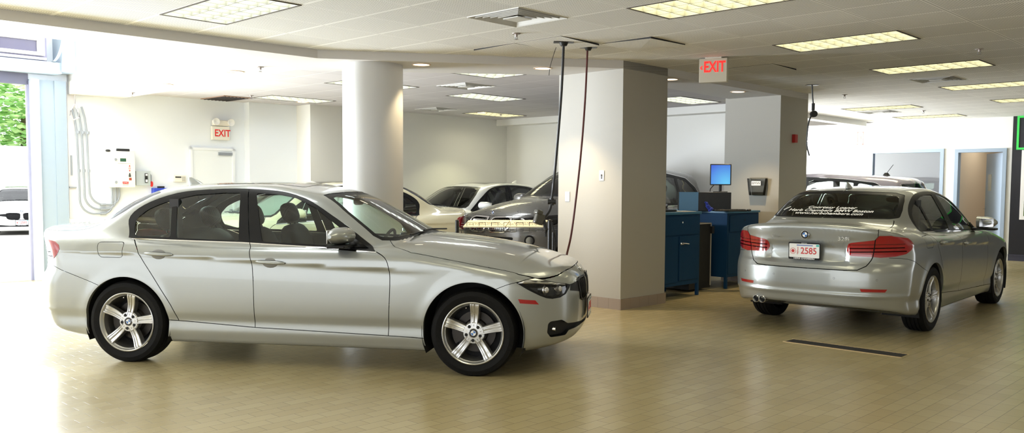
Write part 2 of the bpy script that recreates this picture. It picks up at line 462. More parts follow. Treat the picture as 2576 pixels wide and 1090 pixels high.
def roundel(parent, M, r, name='roundel'):
    """black ringed roundel with blue and white quarters; M puts it in its plane (z out)"""
    mb = MB(); mb.cur = 0; mb.lathe([(r*.96, 0), (r, .002), (r, .004), (r*.94, .005), (r*.92, .0042)], 32)
    mb.cur = 1; mb.lathe([(r*.92, .0042), (r*.62, .0046)], 32)
    mb.cur = 0; mb.lathe([(r*.62, .0046), (r*.60, .0056), (r*.56, .0056), (r*.55, .0046)], 32)
    for q in range(4):
        mb.cur = 2 if q in (0, 2) else 3; mb.lathe([(r*.55, .0046), (0, .0048)], 8, a0=q*PI/2, a1=(q+1)*PI/2)
    mb.v = [M@Vector(v) for v in mb.v]
    o = mb.build(name, [M_CHROME, M_TRIM, M_ENAMEL, M_BLUE], parent)
    return o
def make_wheel(parent, x, y, side, ang, R=.327, rim=.2335, w=.225, name='wheel', lo=False):
    """axle along y; side -1 = the outer face looks to -y"""
    t = empty(name, (x, y, R-.004), parent=parent)
    t.rotation_euler = (0, 0, 0)
    S = Matrix.Diagonal((1, 1, 1, 1)) if side < 0 else Matrix.Rotation(PI, 4, 'Z')
    A = S@Matrix.Rotation(PI/2, 4, 'X')            # z axis of the lathe -> -y (outwards)
    h = w/2; sw = rim+.006
    prof = [(sw, -h+.02), (sw+.02, -h+.004), (R-.045, -h-.002), (R-.014, -h+.010), (R-.003, -h+.030), (R, -h+.05)]
    for k in (-.055, -.02, .02, .055): prof += [(R+.001, k-.005), (R-.007, k-.004), (R-.007, k+.004), (R+.001, k+.005)]
    prof += [(R, h-.05), (R-.003, h-.030), (R-.014, h-.010), (R-.045, h+.002), (sw+.022, h-.004), (sw, h-.012), (sw-.006, h-.03)]
    mb = MB(); mb.lathe(prof, 72, A); mb.build('tyre', M_RUBBER, t)
    # rim: flange, barrel
    mb = MB(); f = h-.006
    mb.lathe([(rim-.006, f-.03), (rim+.002, f-.008), (rim+.003, f-.001), (rim-.003, f+.002), (rim-.009, f-.003), (rim-.014, f-.016), (rim-.022, f-.024), (rim-.026, f-.05), (rim-.034, -.02), (rim-.030, -h+.02)], 72, A)
    hub = f-.034                                     # height of the hub face
    def spoke(a):
        ns = 9; rows = []
        for i in range(ns+1):
            u = i/ns; r = .052+u*(rim-.014-.052); z = hub+.010-.012*math.sin(u*PI)+(.022)*u**1.6*1.0-(.02*max(0, u-.9)*10*.4)
            hw = .026+.011*u**1.2
            pr = [(-hw-.004, -.045), (-hw, -.004), (-hw+.004, 0), (-hw*.62, 0), (-hw*.52, -.007), (-.006, -.007), (0, -.002), (.006, -.007), (hw*.52, -.007), (hw*.62, 0), (hw-.004, 0), (hw, -.004), (hw+.004, -.045)]
            rows.append([Matrix.Rotation(a, 4, 'Z')@Vector((r, p, z+q)) for p, q in pr])
        rows = [[A@v for v in row] for row in rows]
        mb.grid(rows)
    for k in range(5): spoke(ang+k*2*PI/5)
    mb.lathe([(.085, hub-.05), (.083, hub-.004), (.076, hub+.004), (.036, hub+.006), (.034, hub-.002), (0, hub-.002)], 40, A)
    r_ = mb.build('rim', M_ALLOY, t, ang=.45)
    # valve, wheel bolts, cap
    mb = MB()
    for k in range(5):
        a = ang+PI/5+k*2*PI/5; c = A@Vector((.056*math.cos(a), .056*math.sin(a), hub+.002)); e = A@Vector((.056*math.cos(a), .056*math.sin(a), hub+.0075))
        mb.cyl(c, e, .0125, 14)
    mb.build('bolt_recess', M_DARK, t)
    roundel(t, A@Matrix.Translation((0, 0, hub+.003))@Matrix.Rotation(ang, 4, 'Z'), .034, 'hub_cap')
    if not lo:
        mb = MB(); mb.lathe([(.05, -.03), (.155, -.03), (.155, -.008), (.10, -.008), (.09, .01), (.05, .01)], 48, A); mb.build('brake_disc', M_BRAKE, t)
        mb = MB(); mb.lathe([(.09, -.045), (.175, -.045), (.178, .012), (.095, .016)], 10, A, a0=PI*.9, a1=PI*1.18); mb.build('brake_caliper', M_BRAKE, t)
        mb = MB(); mb.cyl(A@Vector((math.cos(ang+.32)*.200, math.sin(ang+.32)*.200, f-.05)), A@Vector((math.cos(ang+.32)*.196, math.sin(ang+.32)*.196, f-.012)), .004, 8); mb.build('valve', M_CHROME, t)
    mb = MB(); mb.lathe([(0, -h+.04), (rim-.03, -h+.04)], 32, A); mb.build('wheel_backing', M_DARK, t)
    return t
def blob(mb, c, size, n=10, p=2.6, M=None):
    """a soft cushion block (superellipsoid)"""
    rows = []
    sg = lambda v, e: math.copysign(abs(v)**e, v)
    for i in range(n+1):
        ph = -PI/2+PI*i/n; row = []
        for j in range(2*n):
            th = 2*PI*j/(2*n)
            v = Vector((c[0]+size[0]*sg(math.cos(ph), 2/p)*sg(math.cos(th), 2/p), c[1]+size[1]*sg(math.cos(ph), 2/p)*sg(math.sin(th), 2/p), c[2]+size[2]*sg(math.sin(ph), 2/p)))
            row.append(M@v if M else v)
        rows.append(row)
    mb.grid(rows, closed=True); return mb
def make_seat(parent, x, y, z0=.28, w=.25, name='seat', rear=False, H=.6):
    t = empty(name, (x, y, 0), parent=parent)
    mb = MB(); blob(mb, (.12, 0, z0+.16), (.29, w, .10)); mb.build('seat_cushion', M_SEAT, t)
    Rt = Matrix.Translation((-.17, 0, z0+.22))@Matrix.Rotation(-.35, 4, 'Y')
    mb = MB(); blob(mb, (0, 0, H/2), (.085, w*(1.0 if rear else .95), H/2), p=3.4, M=Rt); mb.build('seat_back', M_SEAT, t)
    for hy in ([0] if not rear else [-.36, .36]):
        mb = MB(); blob(mb, (.02, hy, H+.10), (.055, .13, .095), p=2.8, M=Rt)
        for q in (-.05, .05): mb.cyl(Rt@Vector((.01, hy+q, H-.05)), Rt@Vector((.01, hy+q, H+.05)), .008, 8)
        mb.build('headrest', M_SEAT, t)
    return t
def patch(B, pts, proj, out, parent, name, mt, side=-1, x0=6., thick=.01, flat=None):
    """a small plate following the body surface: pts outline in the projection, raised by out"""
    P = []
    for a, b in pts:
        if proj == 'F': o = (4.5, side*a, b); d = (-1, 0, 0)
        elif proj == 'R': o = (-2.2, side*a, b); d = (1, 0, 0)
        elif proj == 'S': o = (a, side*1.6, b); d = (0, -side, 0)
        else: o = (a, side*b, 2.4); d = (0, 0, -1)
        P.append(B.hit([o], [d], 3.0, 300)[0])
    P = np.array(P); N = B.grad(P*[1, 1, 1]); n = len(P)
    top = P+N*out; bot = P+N*(out-thick)
    mb = MB(); c = top.mean(0)
    mb.add([*top.tolist(), *bot.tolist(), c.tolist()], [(i, (i+1) % n, 2*n) for i in range(n)]+[(i, n+i, n+(i+1) % n, (i+1) % n) for i in range(n)])
    return mb.build(name, mt, parent, ang=.9)

# ---------------------------------------------------------------- the saloon
def circ(cx, cz, r, n=72): return [(cx+r*math.cos(2*PI*i/n), cz+r*math.sin(2*PI*i/n)) for i in range(n)]
def make_sedan(paint_m, roof=True):
    B = Body(**SEDAN); G = surf_grid(B, -.55, 3.05, .6, 200, 66, 150); K = Cutter(B, G)
    LOW = lambda c, n: c.y < -.60 and c.z < .75
    for cx, cz, r in ((0, .325, .362), (2.812, .33, .38)):
        K.region('hole', [[('S', circ(cx, cz, r), LOW)]])
        K.regs[-1] = ('hole', [[('S', circ(cx, cz, r), LOW)], [('S', [(cx-r, 0), (cx+r, 0), (cx+r, cz), (cx-r, cz)], lambda c, n: c.y < -.60 and c.z < .22)]], 0)
    # glazing of the side
    dlo = fine([(-.045, .99), (-.075, 1.06), (-.10, 1.13), (-.070, 1.193), (.014, 1.253), (.134, 1.306), (.284, 1.350), (.440, 1.372), (.676, 1.387), (.899, 1.388), (1.074, 1.379), (1.232, 1.361), (1.398, 1.316), (1.518, 1.260), (1.622, 1.200), (1.794, 1.098), (1.962, .983)], 2, False)+[(2.058, .917), (1.573, .944), (.938, .970), (0, .984)]
    UP = lambda c, n: c.y < -.45 and c.z > .88 and abs(n.y) > .2
    qg = rnd_poly([(.0, 1.004), (-.03, 1.07), (-.028, 1.14), (.055, 1.212), (.152, 1.257), (.262, 1.292), (.322, .996)], .03)
    rg = rnd_poly([(.372, .994), (.305, 1.302), (.461, 1.336), (.694, 1.353), (.846, 1.354), (.915, .980)], .015)
    fg = rnd_poly([(1.112, .975), (.985, 1.352), (1.167, 1.343), (1.327, 1.315), (1.50, 1.243), (1.636, 1.152), (1.76, 1.07), (1.83, .955), (1.5, .964)], .015)
    K.region('quarter_glass', [[('S', qg, UP)]], -.006)
    K.region('rear_glass', [[('S', rg, UP)]], -.006)
    K.region('front_glass', [[('S', fg, UP)]], -.006)
    K.line('gap', [(.909, 1.367), (1.011, .959)], .006, 'S', UP)
    K.region('side_frame', [[('S', dlo, UP)]], -.001)
    K.line('belt', [(-.01, .981), (.938, .966), (1.573, .940), (2.05, .914)], .010, 'S', UP, off=.002)
    # lamps
    hl = [(3.136, .712), (3.20, .732), (3.261, .743), (3.33, .724), (3.40, .703), (3.472, .684), (3.503, .671), (3.498, .650), (3.475, .605), (3.44, .585), (3.39, .580), (3.35, .588), (3.305, .609), (3.22, .658)]
    HP = lambda c, n: c.x > 3.0 and c.y < -.45 and c.z > .5
    hin = [(3.165, .706), (3.22, .722), (3.262, .728), (3.33, .712), (3.40, .694), (3.47, .674), (3.485, .668), (3.482, .652), (3.465, .612), (3.435, .595), (3.39, .592), (3.352, .600), (3.31, .621), (3.235, .668)]
    K.region('head_lens', [[('S', hin, HP)]], .0)
    K.region('head_rim', [[('S', hl, HP)]], -.003)
    RP = lambda c, n: c.x < -.4
    tS = [(-1.2, .60), (-.90, .765), (-.76, .783), (-.68, .805), (-.615, .850), (-.590, .893), (-.605, .925), (-.65, .952), (-.80, .972), (-1.2, 1.1)]
    tF = [(.385, .83), (.392, .872), (.405, .893), (.43, .904), (.625, .934), (.642, .955), (.659, .975), (1.0, .985), (1.0, .74), (.605, .776), (.43, .780), (.405, .792)]
    K.line('tail_split', [(.628, .94), (.606, .77)], .008, 'F', lambda c, n: c.x < -.6 and .76 < c.z < .94 and n.x < -.1)
    for zz, zw in ((.826, .009), (.860, .009), (.894, .007)):
        K.region('tail_dark', [[('F', tF, RP), ('S', tS, lambda c, n: c.x < -.4 and n.x < -.55), ('F', [(.41, zz-zw/2-.01), (1.0, zz-zw/2+.012), (1.0, zz+zw/2+.012), (.41, zz+zw/2-.01)], RP)]], -.002)
    K.region('tail_red', [[('F', tF, RP), ('S', tS, RP)]], .002)
    # openings in the nose
    FP = lambda c, n: c.x > 3.2 and n.x > .15
    kid = rnd_poly([(.03, .685), (.10, .703), (.30, .706), (.372, .695), (.388, .665), (.368, .575), (.325, .528), (.25, .515), (.09, .518), (.04, .55)], .03)
    kin = rnd_poly([(.045, .673), (.10, .690), (.30, .693), (.362, .684), (.374, .662), (.355, .582), (.318, .541), (.25, .529), (.095, .532), (.055, .555)], .025)
    K.region('kidney_hole', [[('F', kin, FP)]], -.018)
    K.region('kidney_rim', [[('F', kid, FP)]], .010)
    K.region('grille_bar', [[('F', [(.53, .673), (.38, .684), (.37, .60), (.55, .626)], FP)]], -.004)
    K.region('intake', [[('F', rnd_poly([(.748, .395), (.733, .412), (.646, .415), (.581, .38), (.293, .357), (0, .357), (0, .325), (.293, .330), (.556, .322), (.578, .288), (.718, .290), (.748, .327)], .012), FP)]], -.03)
    K.region('side_marker', [[('S', [(3.154, .591), (3.273, .578), (3.298, .546), (3.167, .560)], HP)]], .001)
    K.region('reflector', [[('F', [(.53, .478), (.735, .478), (.72, .450), (.54, .450)], RP)]], .001)
    # windscreen and back window
    WP = lambda c, n: c.x > 1.3 and c.z > .96 and n.x > .2
    ws = [(0, 1.366), (.20, 1.364), (.40, 1.354), (.50, 1.340), (.535, 1.315), (.60, 1.225), (.655, 1.125), (.698, 1.03), (.695, .995), (.62, .99), (.5, .998), (.17, 1.022), (0, 1.026)]
    wi = [(0, 1.345), (.20, 1.343), (.40, 1.334), (.48, 1.320), (.512, 1.298), (.575, 1.215), (.628, 1.122), (.668, 1.04), (.66, 1.020), (.60, 1.017), (.5, 1.022), (.17, 1.045), (0, 1.05)]
    K.region('screen_glass', [[('F', wi, WP)]], -.003)
    K.region('screen_edge', [[('F', ws, WP)]], -.003)
    BP = lambda c, n: c.x < .35 and c.z > 1.0
    bo = rnd_poly([(0, 1.118), (.585, 1.116), (.645, 1.128), (.632, 1.20), (.60, 1.29), (.565, 1.352), (.48, 1.376), (0, 1.392)], .015)
    bi = rnd_poly([(0, 1.132), (.57, 1.130), (.61, 1.142), (.60, 1.20), (.575, 1.28), (.545, 1.333), (.47, 1.352), (0, 1.366)], .015)
    K.region('back_glass', [[('F', bi, BP)]], -.003)
    K.region('back_edge', [[('F', bo, BP)]], -.003)
    K.region('sunroof', [[('T', rnd_poly([(.52, -.05), (.52, .43), (1.30, .40), (1.335, -.05)], .06), lambda c, n: c.z > 1.3)]], .002)
    # panel gaps
    g = .0055
    K.line('gap', fine([(.015, .975), (.089, .920), (.143, .836), (.224, .723), (.300, .609), (.385, .473), (.440, .345)], 3, False), g, 'S', SIDE)
    K.line('gap', fine([(1.011, .955), (1.066, .824), (1.081, .613), (1.077, .310)], 3, False), g, 'S', SIDE)
    K.line('gap', fine([(2.063, .916), (2.135, .877), (2.168, .806), (2.178, .660), (2.156, .288)], 3, False), g, 'S', SIDE)
    K.line('gap', [(.352, .350), (1.077, .310), (2.435, .275)], g, 'S', SIDE)
    K.line('fuel_gap', rnd_poly([(-.262, .955), (-.035, .957), (-.018, .838), (-.225, .838)], .03), .004, 'S', SIDE, closed=True)
    K.line('gap', fine([(-.80, .768), (-.667, .757), (-.503, .706), (-.226, .614)], 3, False), .004, 'S', lambda c, n: c.y < -.60)
    K.line('gap', [(2.112, .655), (2.180, .756), (2.329, .835), (2.6, .853), (2.895, .855), (3.152, .835), (3.270, .786)], g, 'T', TOPF)
    K.line('gap', fine([(3.274, .786), (3.365, .70), (3.436, .568), (3.478, .30), (3.486, 0)], 3, False), g, 'T', TOPF)
    K.line('gap', fine([(3.005, .669), (3.07, .695), (3.142, .714)], 2, False), .004, 'S', HP)
    tr = [(0, .645), (.40, .646), (.50, .652), (.565, .69), (.597, .745), (.607, .776)]
    K.line('gap', tr, .008, 'F', lambda c, n: c.x < -.7 and n.x < -.2)
    K.line('gap', [(.628, .936), (.650, .965), (.654, 1.01), (.640, 1.06), (.622, 1.10)], g, 'F', lambda c, n: c.x < -.35)
    # painted panels
    K.region('fuel_flap', [[('S', rnd_poly([(-.262, .955), (-.035, .957), (-.018, .838), (-.225, .838)], .03), SIDE)]], cutit=False)
    K.region('rear_door', [[('S', [(.015, .978), (.089, .920), (.143, .836), (.224, .723), (.300, .609), (.385, .473), (.440, .347), (1.077, .310), (1.081, .613), (1.066, .824), (1.011, .955)], SIDE)]], cutit=False)
    K.region('front_door', [[('S', [(1.011, .955), (1.066, .824), (1.081, .613), (1.077, .310), (2.158, .288), (2.178, .660), (2.168, .806), (2.135, .877), (2.063, .918)], SIDE)]], cutit=False)
    K.region('hood', [[('T', [(1.9, 0), (1.9, .60), (2.112, .655), (2.180, .756), (2.329, .835), (2.6, .853), (2.895, .855), (3.152, .835), (3.270, .786), (3.365, .70), (3.436, .568), (3.478, .30), (3.486, 0)], lambda c, n: TOPF(c, n) and c.x > 1.95 and not (c.x < 2.3 and n.x > .45))]], cutit=False)
    K.region('trunk_lid', [[('F', tr+[(.628, .936), (.650, .965), (.654, 1.01), (.640, 1.06), (.622, 1.112), (0, 1.125)], lambda c, n: c.x < -.42)]], cutit=False)
    K.region('rear_bumper', [[('S', [(-1.3, .1), (-.1, .1), (-.1, .57), (-.226, .614), (-.503, .706), (-.667, .757), (-.724, .766), (-1.3, .778)], lambda c, n: c.x < -.2)]], cutit=False)
    K.region('front_bumper', [[('S', [(3.7, .1), (3.05, .1), (3.0, .665), (3.142, .714), (3.3, .76), (3.7, .80)], lambda c, n: c.x > 3.0)]], cutit=False)
    K.solve()
    P = paint_m; car = empty('sedan_car')
    body = K.obj('body_shell', ['', 'gap'], [P, M_GAP], car)
    # wheel arch lips and liners
    for sd in (-1, 1):
        for cx, cz, r in ((0, .325, .362), (2.812, .33, .38)):
            rows = []; an = [math.radians(a) for a in range(0, 181, 4)]
            O = [(cx+r, sd*1.5, z) for z in (.20, .24, .28)]+[(cx+r*math.cos(a), sd*1.5, cz+r*math.sin(a)) for a in an]+[(cx-r, sd*1.5, z) for z in (.28, .24)]
            H = B.hit(O, [(0, -sd, 0)]*len(O), 1.3, 300)
            H = [h if h[0] == h[0] else None for h in H]; keep = [h for h in H if h is not None]
            mb = MB(); mb.grid([[Vector(h) for h in keep], [Vector(h)-Vector((0, sd*.028, 0)) for h in keep]]); mb.build('wheel_arch_lip', P, car)
            mb = MB(); a2 = [math.radians(a) for a in range(-25, 206, 10)]
            mb.grid([[Vector((cx+(r+.012)*math.cos(a), sd*yy, cz+(r+.012)*math.sin(a))) for a in a2] for yy in (.875, .52)])
            mb.add([(cx+(r+.012)*math.cos(a), sd*.52, cz+(r+.012)*math.sin(a)) for a in a2], [tuple(range(len(a2)))]); mb.build('wheel_well', M_DARK, car)
    hood = K.obj('hood', ['hood'], [P], car); 
    trunk = K.obj('trunk_lid', ['trunk_lid'], [P], car)
    rb = K.obj('rear_bumper', ['rear_bumper'], [P], car); fb = K.obj('front_bumper', ['front_bumper', 'intake'], [P, M_DARK], car)
    K.obj('windshield', ['screen_glass', 'screen_edge'], [G_CAR, M_TRIM], car)
    bw = K.obj('rear_window', ['back_glass', 'back_edge'], [G_CAR, M_TRIM], car)
    K.obj('sunroof', ['sunroof'], [mat('sunroof_glass', (.02, .02, .022), .05, coat=1.)], car)
    for sd in 'RL':
        sg = -1 if sd == 'R' else 1
        rd = K.obj('rear_door', ['rear_door'], [P], car, sd); fd = K.obj('front_door', ['front_door'], [P], car, sd)
        K.obj('window_frame', ['side_frame'], [M_TRIM], car, sd)
        K.obj('quarter_window', ['quarter_glass'], [G_CAR], car, sd); K.obj('door_glass', ['rear_glass'], [G_CAR], rd, sd); K.obj('door_glass', ['front_glass'], [G_CAR], fd, sd)
        K.obj('belt_trim', ['belt'], [M_CHROME], car, sd)
        K.obj('fuel_flap', ['fuel_flap', 'fuel_gap'], [P, M_GAP], car, sd) if sd == 'R' else K.obj('body_patch', ['fuel_flap', 'fuel_gap'], [P, P], car, sd, off=0)
        tl = K.obj('tail_lamp', ['tail_red', 'tail_dark', 'tail_split'], [M_RED, M_REDD, M_TRIM], car, sd); tl['label'] = 'red tail lamp'
        hlm = K.obj('headlamp', ['head_rim'], [M_TRIM], car, sd)
        K.obj('lamp_housing', ['head_lens'], [M_DARK], hlm, sd, off=-.05)
        K.obj('lamp_cover', ['head_lens'], [G_LAMP], hlm, sd)
        for hx, hy, hr in ((3.32, -.735, .042), (3.405, -.635, .045)):
            mb = MB(); c = Vector((hx, hy*-sg if False else sg*-hy, .648)); d = Vector((.85, sg*.25, 0)).normalized()
            mb.cyl(c-d*.03, c+d*.02, hr*.8, 24, hr); mb.build('reflector_bowl', M_CHROME, hlm)
            mb = MB(); blob(mb, c+d*.02, (hr*.62,)*3, 8, 2); mb.build('projector_lens', mat('lens_glass', (.5, .5, .5), .05, .3, coat=1.), hlm)
        # bright strip standing in for the reflection along the lens top
        O = [(x, sg*1.5, z) for x, z in ((3.150, .708), (3.20, .727), (3.262, .737), (3.33, .719), (3.40, .699), (3.468, .680), (3.468, .674), (3.40, .684), (3.33, .694), (3.262, .700), (3.20, .704))]
        Hh = B.hit(O, [(0, -sg, 0)]*len(O), 1.6, 400); Nn = B.grad(Hh); mb = MB(); mb.add((Hh+Nn*.004).tolist(), [tuple(range(len(O)))]); mb.build('lens_reflection', M_ALLOY, hlm, solid=.004)
        K.obj('side_marker', ['side_marker'], [M_RED], fb, sd); K.obj('rear_reflector', ['reflector'], [M_RED], rb, sd)
        kg = K.obj('kidney_grille', ['kidney_rim', 'kidney_hole', 'grille_bar'], [M_TRIM, M_DARK, M_TRIM], car, sd)
        mb = MB()
        for q in range(9):
            yy = .065+q*.036; z0, z1 = (.54, .683); O = [(4.2, sg*yy, z) for z in (z0, .58, .62, .66, z1)]; Hh = B.hit(O, [(-1, 0, 0)]*5, 1.4, 400)
            mb.grid([[Vector(h)+Vector((.004, w, 0)) for h in Hh] for w in (-.004, 0, .004)])
        mb.build('grille_slat', M_TRIM, kg, solid=.01); 
        # fog lamp
        mb = MB(); c = Vector((3.40, sg*.655, .345)); mb.cyl(c-Vector((.02, 0, 0)), c+Vector((.008, sg*.002, 0)), .022, 20); mb.build('fog_lamp', M_CHROME, fb)
        # handles
        for (hx, hz, ddr) in ((.292, .872, rd), (1.225, .824, fd)):
            H1 = B.hit([(hx+q, sg*1.5, hz) for q in (-.1, 0, .1)], [(0, -sg, 0)]*3, 1.2, 300)
            mb = MB(); path = []; rr = []
            for i in range(13):
                u = i/12*2-1; bow = .020*(1-abs(u)**3.0)+.004; yb = np.interp(u*.115, (-.1, 0, .1), H1[:, 1]); path.append(Vector((hx+u*.118, yb+sg*bow, hz-.004*u))); rr.append(.0145*(1-abs(u)**4*.55))
            mb.tube(path, rr, 12); hd = mb.build('door_handle', P, ddr); 
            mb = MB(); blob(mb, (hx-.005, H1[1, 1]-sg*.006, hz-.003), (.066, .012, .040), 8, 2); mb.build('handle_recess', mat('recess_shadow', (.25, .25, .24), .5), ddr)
            mb = MB(); mb.tube([p-Vector((0, sg*.013, 0)) for p in path], [r*1.15 for r in rr], 10); mb.build('handle_gasket', M_GAP, ddr)
        # mirror
        mr = empty('wing_mirror', (0, 0, 0), parent=car)
        mb = MB(); rows = []
        for i in range(9):
            u = i/8; yy = .845+.215*u; s_ = math.sin(min(1, (1-u)*1.6+.02)*PI/2)**.5; cxm = 1.80-.03*u; rows.append([Vector((cxm+a*(.085*s_+.0), sg*yy, 1.035+b*.062*s_+(.006 if b > 0 else 0))) for a, b in [(math.cos(t)*(1.15 if math.cos(t) > 0 else .62), math.sin(t)) for t in [2*PI*k/20 for k in range(20)]]])
        mb.grid(rows, closed=True); mb.add(rows[-1], [tuple(range(20))]); mb.add(rows[0], [tuple(range(20))]); mb.build('mirror_cap', P, mr)
        mb = MB(); mb.prism([(1.74, .95), (1.88, .95), (1.885, .974), (1.74, .974)], .80, 1.045, Matrix(((1, 0, 0, 0), (0, 0, sg, 0), (0, 1, 0, 0), (0, 0, 0, 1)))); mb.build('mirror_foot', M_TRIM, mr, bevel=.008)
        mb = MB(); mb.box(1.738, 1.745, min(sg*.88, sg*1.03), max(sg*.88, sg*1.03), .985, 1.085); mb.build('mirror_glass', M_CHROME, mr, bevel=.01)
        mb = MB(); mb.add([(1.83, sg*.80, .948), (1.98, sg*.80, .945), (1.83, sg*.765, 1.035)], [(0, 1, 2)]); mb.build('mirror_triangle', M_TRIM, mr, solid=.012)
    # wheels
    for x, tw, a in ((2.812, 1.531, 1.52), (0, 1.572, 1.39)):
        for sg in (-1, 1): make_wheel(car, x, sg*(tw/2), sg, a if sg < 0 else a+.4)
    # tail: plate, roundel, letters, sensors, exhaust
    pl = empty('rear_plate', (-1.012, 0, .807), parent=car); M = face_M((0, 0, 0), (0, -1, 0)); fM = Matrix.Rotation(-.03, 4, 'Y')
    plate(pl, fM@M, 'rear')
    roundel(trunk, face_M((-1.009, 0, .966), (0, -1, 0)), .041)
    text('328i', .052, face_M((-1.002, -.37, .938), (0, -1, .0)), M_CHROME, 'model_badge', trunk, .002, sx=1.25)
    text('X', .040, face_M((-1.004, .335, .938), (0, -1, 0)), M_CHROME, 'drive_badge', trunk, .002, shear=.3, sx=1.3); text('DRIVE', .018, face_M((-1.006, .285, .936), (0, -1, 0)), M_CHROME, 'drive_badge', trunk, .002, shear=.3, sx=1.3)
    for yy in (-.30, .30, -.66, .66):
        h = B.hit([(-2, yy, .565)], [(1, 0, 0)], 3, 300)[0]; nn = B.grad(np.array([h]))[0]; mb = MB(); mb.cyl(Vector(h)-Vector(nn)*.004, Vector(h)+Vector(nn)*.0006, .009, 16); mb.build('parking_sensor', M_GAP, rb); mb = MB(); mb.cyl(Vector(h)-Vector(nn)*.004, Vector(h)+Vector(nn)*.0014, .0075, 16); mb.build('sensor_cap', P, rb)
    for yy in (.44, .505):
        mb = MB(); mb.lathe([(.028, -.10), (.034, -.06), (.036, 0), (.033, .002), (.030, -.004), (.029, -.08)], 24, Matrix.Translation((-.985, yy, .295))@Matrix.Rotation(-PI/2, 4, 'Y')); mb.build('exhaust_pipe', M_CHROME, car)
        mb = MB(); mb.cyl((-.93, yy, .295), (-.9, yy, .295), .03, 16); mb.build('pipe_bore', M_DARK, car)
    # roof fin
    mb = MB(); rows = []
    for i in range(8):
        u = i/7; z = 1.415+.068*u; L = .085*(1-u)**.7+.016; xx = .10-.05*u; rows.append([Vector((xx+L*math.cos(t)*(1 if math.cos(t) > 0 else .55), .028*(1-u)**.6*math.sin(t)+.002*math.sin(t), z)) for t in [2*PI*k/16 for k in range(16)]])
    mb.grid(rows, closed=True); mb.add(rows[-1], [tuple(range(16))]); mb.build('roof_antenna', P, car)
    # front plate
    pf = empty('front_plate', (3.600, 0, .44), parent=car); plate(pf, face_M((0, 0, 0), (0, 1, 0)), 'front')
    roundel(hood, face_M((3.512, 0, .755), (0, 1, 0), (-.75, 0, .66)), .041)
    # wipers
    mb = MB(); mb.tube([(2.28, .45, 1.035), (2.24, .1, 1.05), (2.24, -.15, 1.05)], .008, 6); mb.tube([(2.26, -.02, 1.035), (2.24, -.3, 1.04), (2.22, -.48, 1.03)], .008, 6); mb.build('wiper', M_TRIM, car)
    # cabin
    mb = MB(); mb.box(-.5, 2.3, -.74, .74, .22, .28); mb.build('cabin_floor', M_DARK, car)
    mb = MB(); mb.box(1.95, 2.25, -.70, .70, .5, .93); blob(mb, (1.98, .37, .93), (.13, .22, .06)); mb.build('dashboard', M_SEAT, car)
    mb = MB(); mb.box(-.62, -.12, -.62, .62, .90, .93); mb.build('parcel_shelf', M_SEAT, car)
    for sg in (-1, 1): make_seat(car, 1.22, sg*.36)
    make_seat(car, .42, 0, w=.64, rear=True, H=.56)
    mb = MB(); Mw = Matrix.Translation((1.74, .37, .86))@Matrix.Rotation(-1.2, 4, 'Y')
    mb.lathe([(.175+.014*math.cos(t), .014*math.sin(t)) for t in [2*PI*k/8 for k in range(9)]], 32, Mw); blob(mb, (0, 0, 0), (.06, .05, .02), 6, 2.4, Mw); mb.box(-.012, .012, -.17, .17, -.008, .008, Mw); mb.build('steering_wheel', M_SEAT, car)
    mb = MB(); blob(mb, (1.62, 0, 1.285), (.018, .115, .035), 8, 3); mb.cyl((1.62, 0, 1.30), (1.60, 0, 1.36), .01, 8); mb.build('cabin_mirror', M_TRIM, car)
    for sg in (-1, 1):
        mb = MB(); mb.box(.25, .33, min(sg*.60, sg*.66), max(sg*.60, sg*.66), .93, 1.30); mb.build('pillar_trim', M_SEAT, car)
    return car, B
M_PLATE = mat('plate_white', (.80, .80, .78), .35)
M_PRED = mat('plate_red', (.55, .03, .03), .5)
M_PBLUE = mat('plate_blue', (.12, .18, .42), .5)
def plate(p, M, kind):
    mb = MB(); mb.prism(rnd_poly([(-.158, -.083), (.158, -.083), (.158, .083), (-.158, .083)], .012), 0, .008, M); mb.build('plate_frame', M_TRIM, p)
    mb = MB(); mb.prism(rnd_poly([(-.150, -.064), (.150, -.064), (.150, .070), (-.150, .070)], .008), .008, .0092, M); mb.build('plate_panel', M_PLATE, p)
    T = lambda x, y: M@Matrix.Translation((x, y, .0098))
    text('2585', .088, T(.045, .0), M_PRED, 'plate_text', p, sx=.92, bold=.001); text('J', .044, T(-.062, .022), M_PRED, 'plate_text', p, sx=1.05); text('F', .044, T(-.062, -.022), M_PRED, 'plate_text', p, sx=1.05)
    mb = MB(); mb.lathe([(.029, .0095), (.029, .0100), (.026, .0102), (.025, .0096)], 28, M@Matrix.Translation((-.112, -.002, 0))); mb.lathe([(.016, .0096), (.0, .0100)], 20, M@Matrix.Translation((-.112, -.002, 0))); mb.build('plate_seal', M_PRED, p)
    mb = MB(); mb.box(-.075, .085, .050, .060, .0092, .0098, M); mb.build('plate_band', M_PBLUE, p)
    mb = MB(); mb.box(.118, .146, .047, .066, .0092, .0098, M); mb.build('plate_sticker', mat('sticker_teal', (.05, .45, .4), .5), p)
    text('HERB CHAMBERS', .017, T(0, -.074), M_ENAMEL, 'frame_text', p, sx=1.6, bold=.0004); text('BOSTON', .009, T(-.0, .076), M_ENAMEL, 'frame_text', p, sx=1.5)

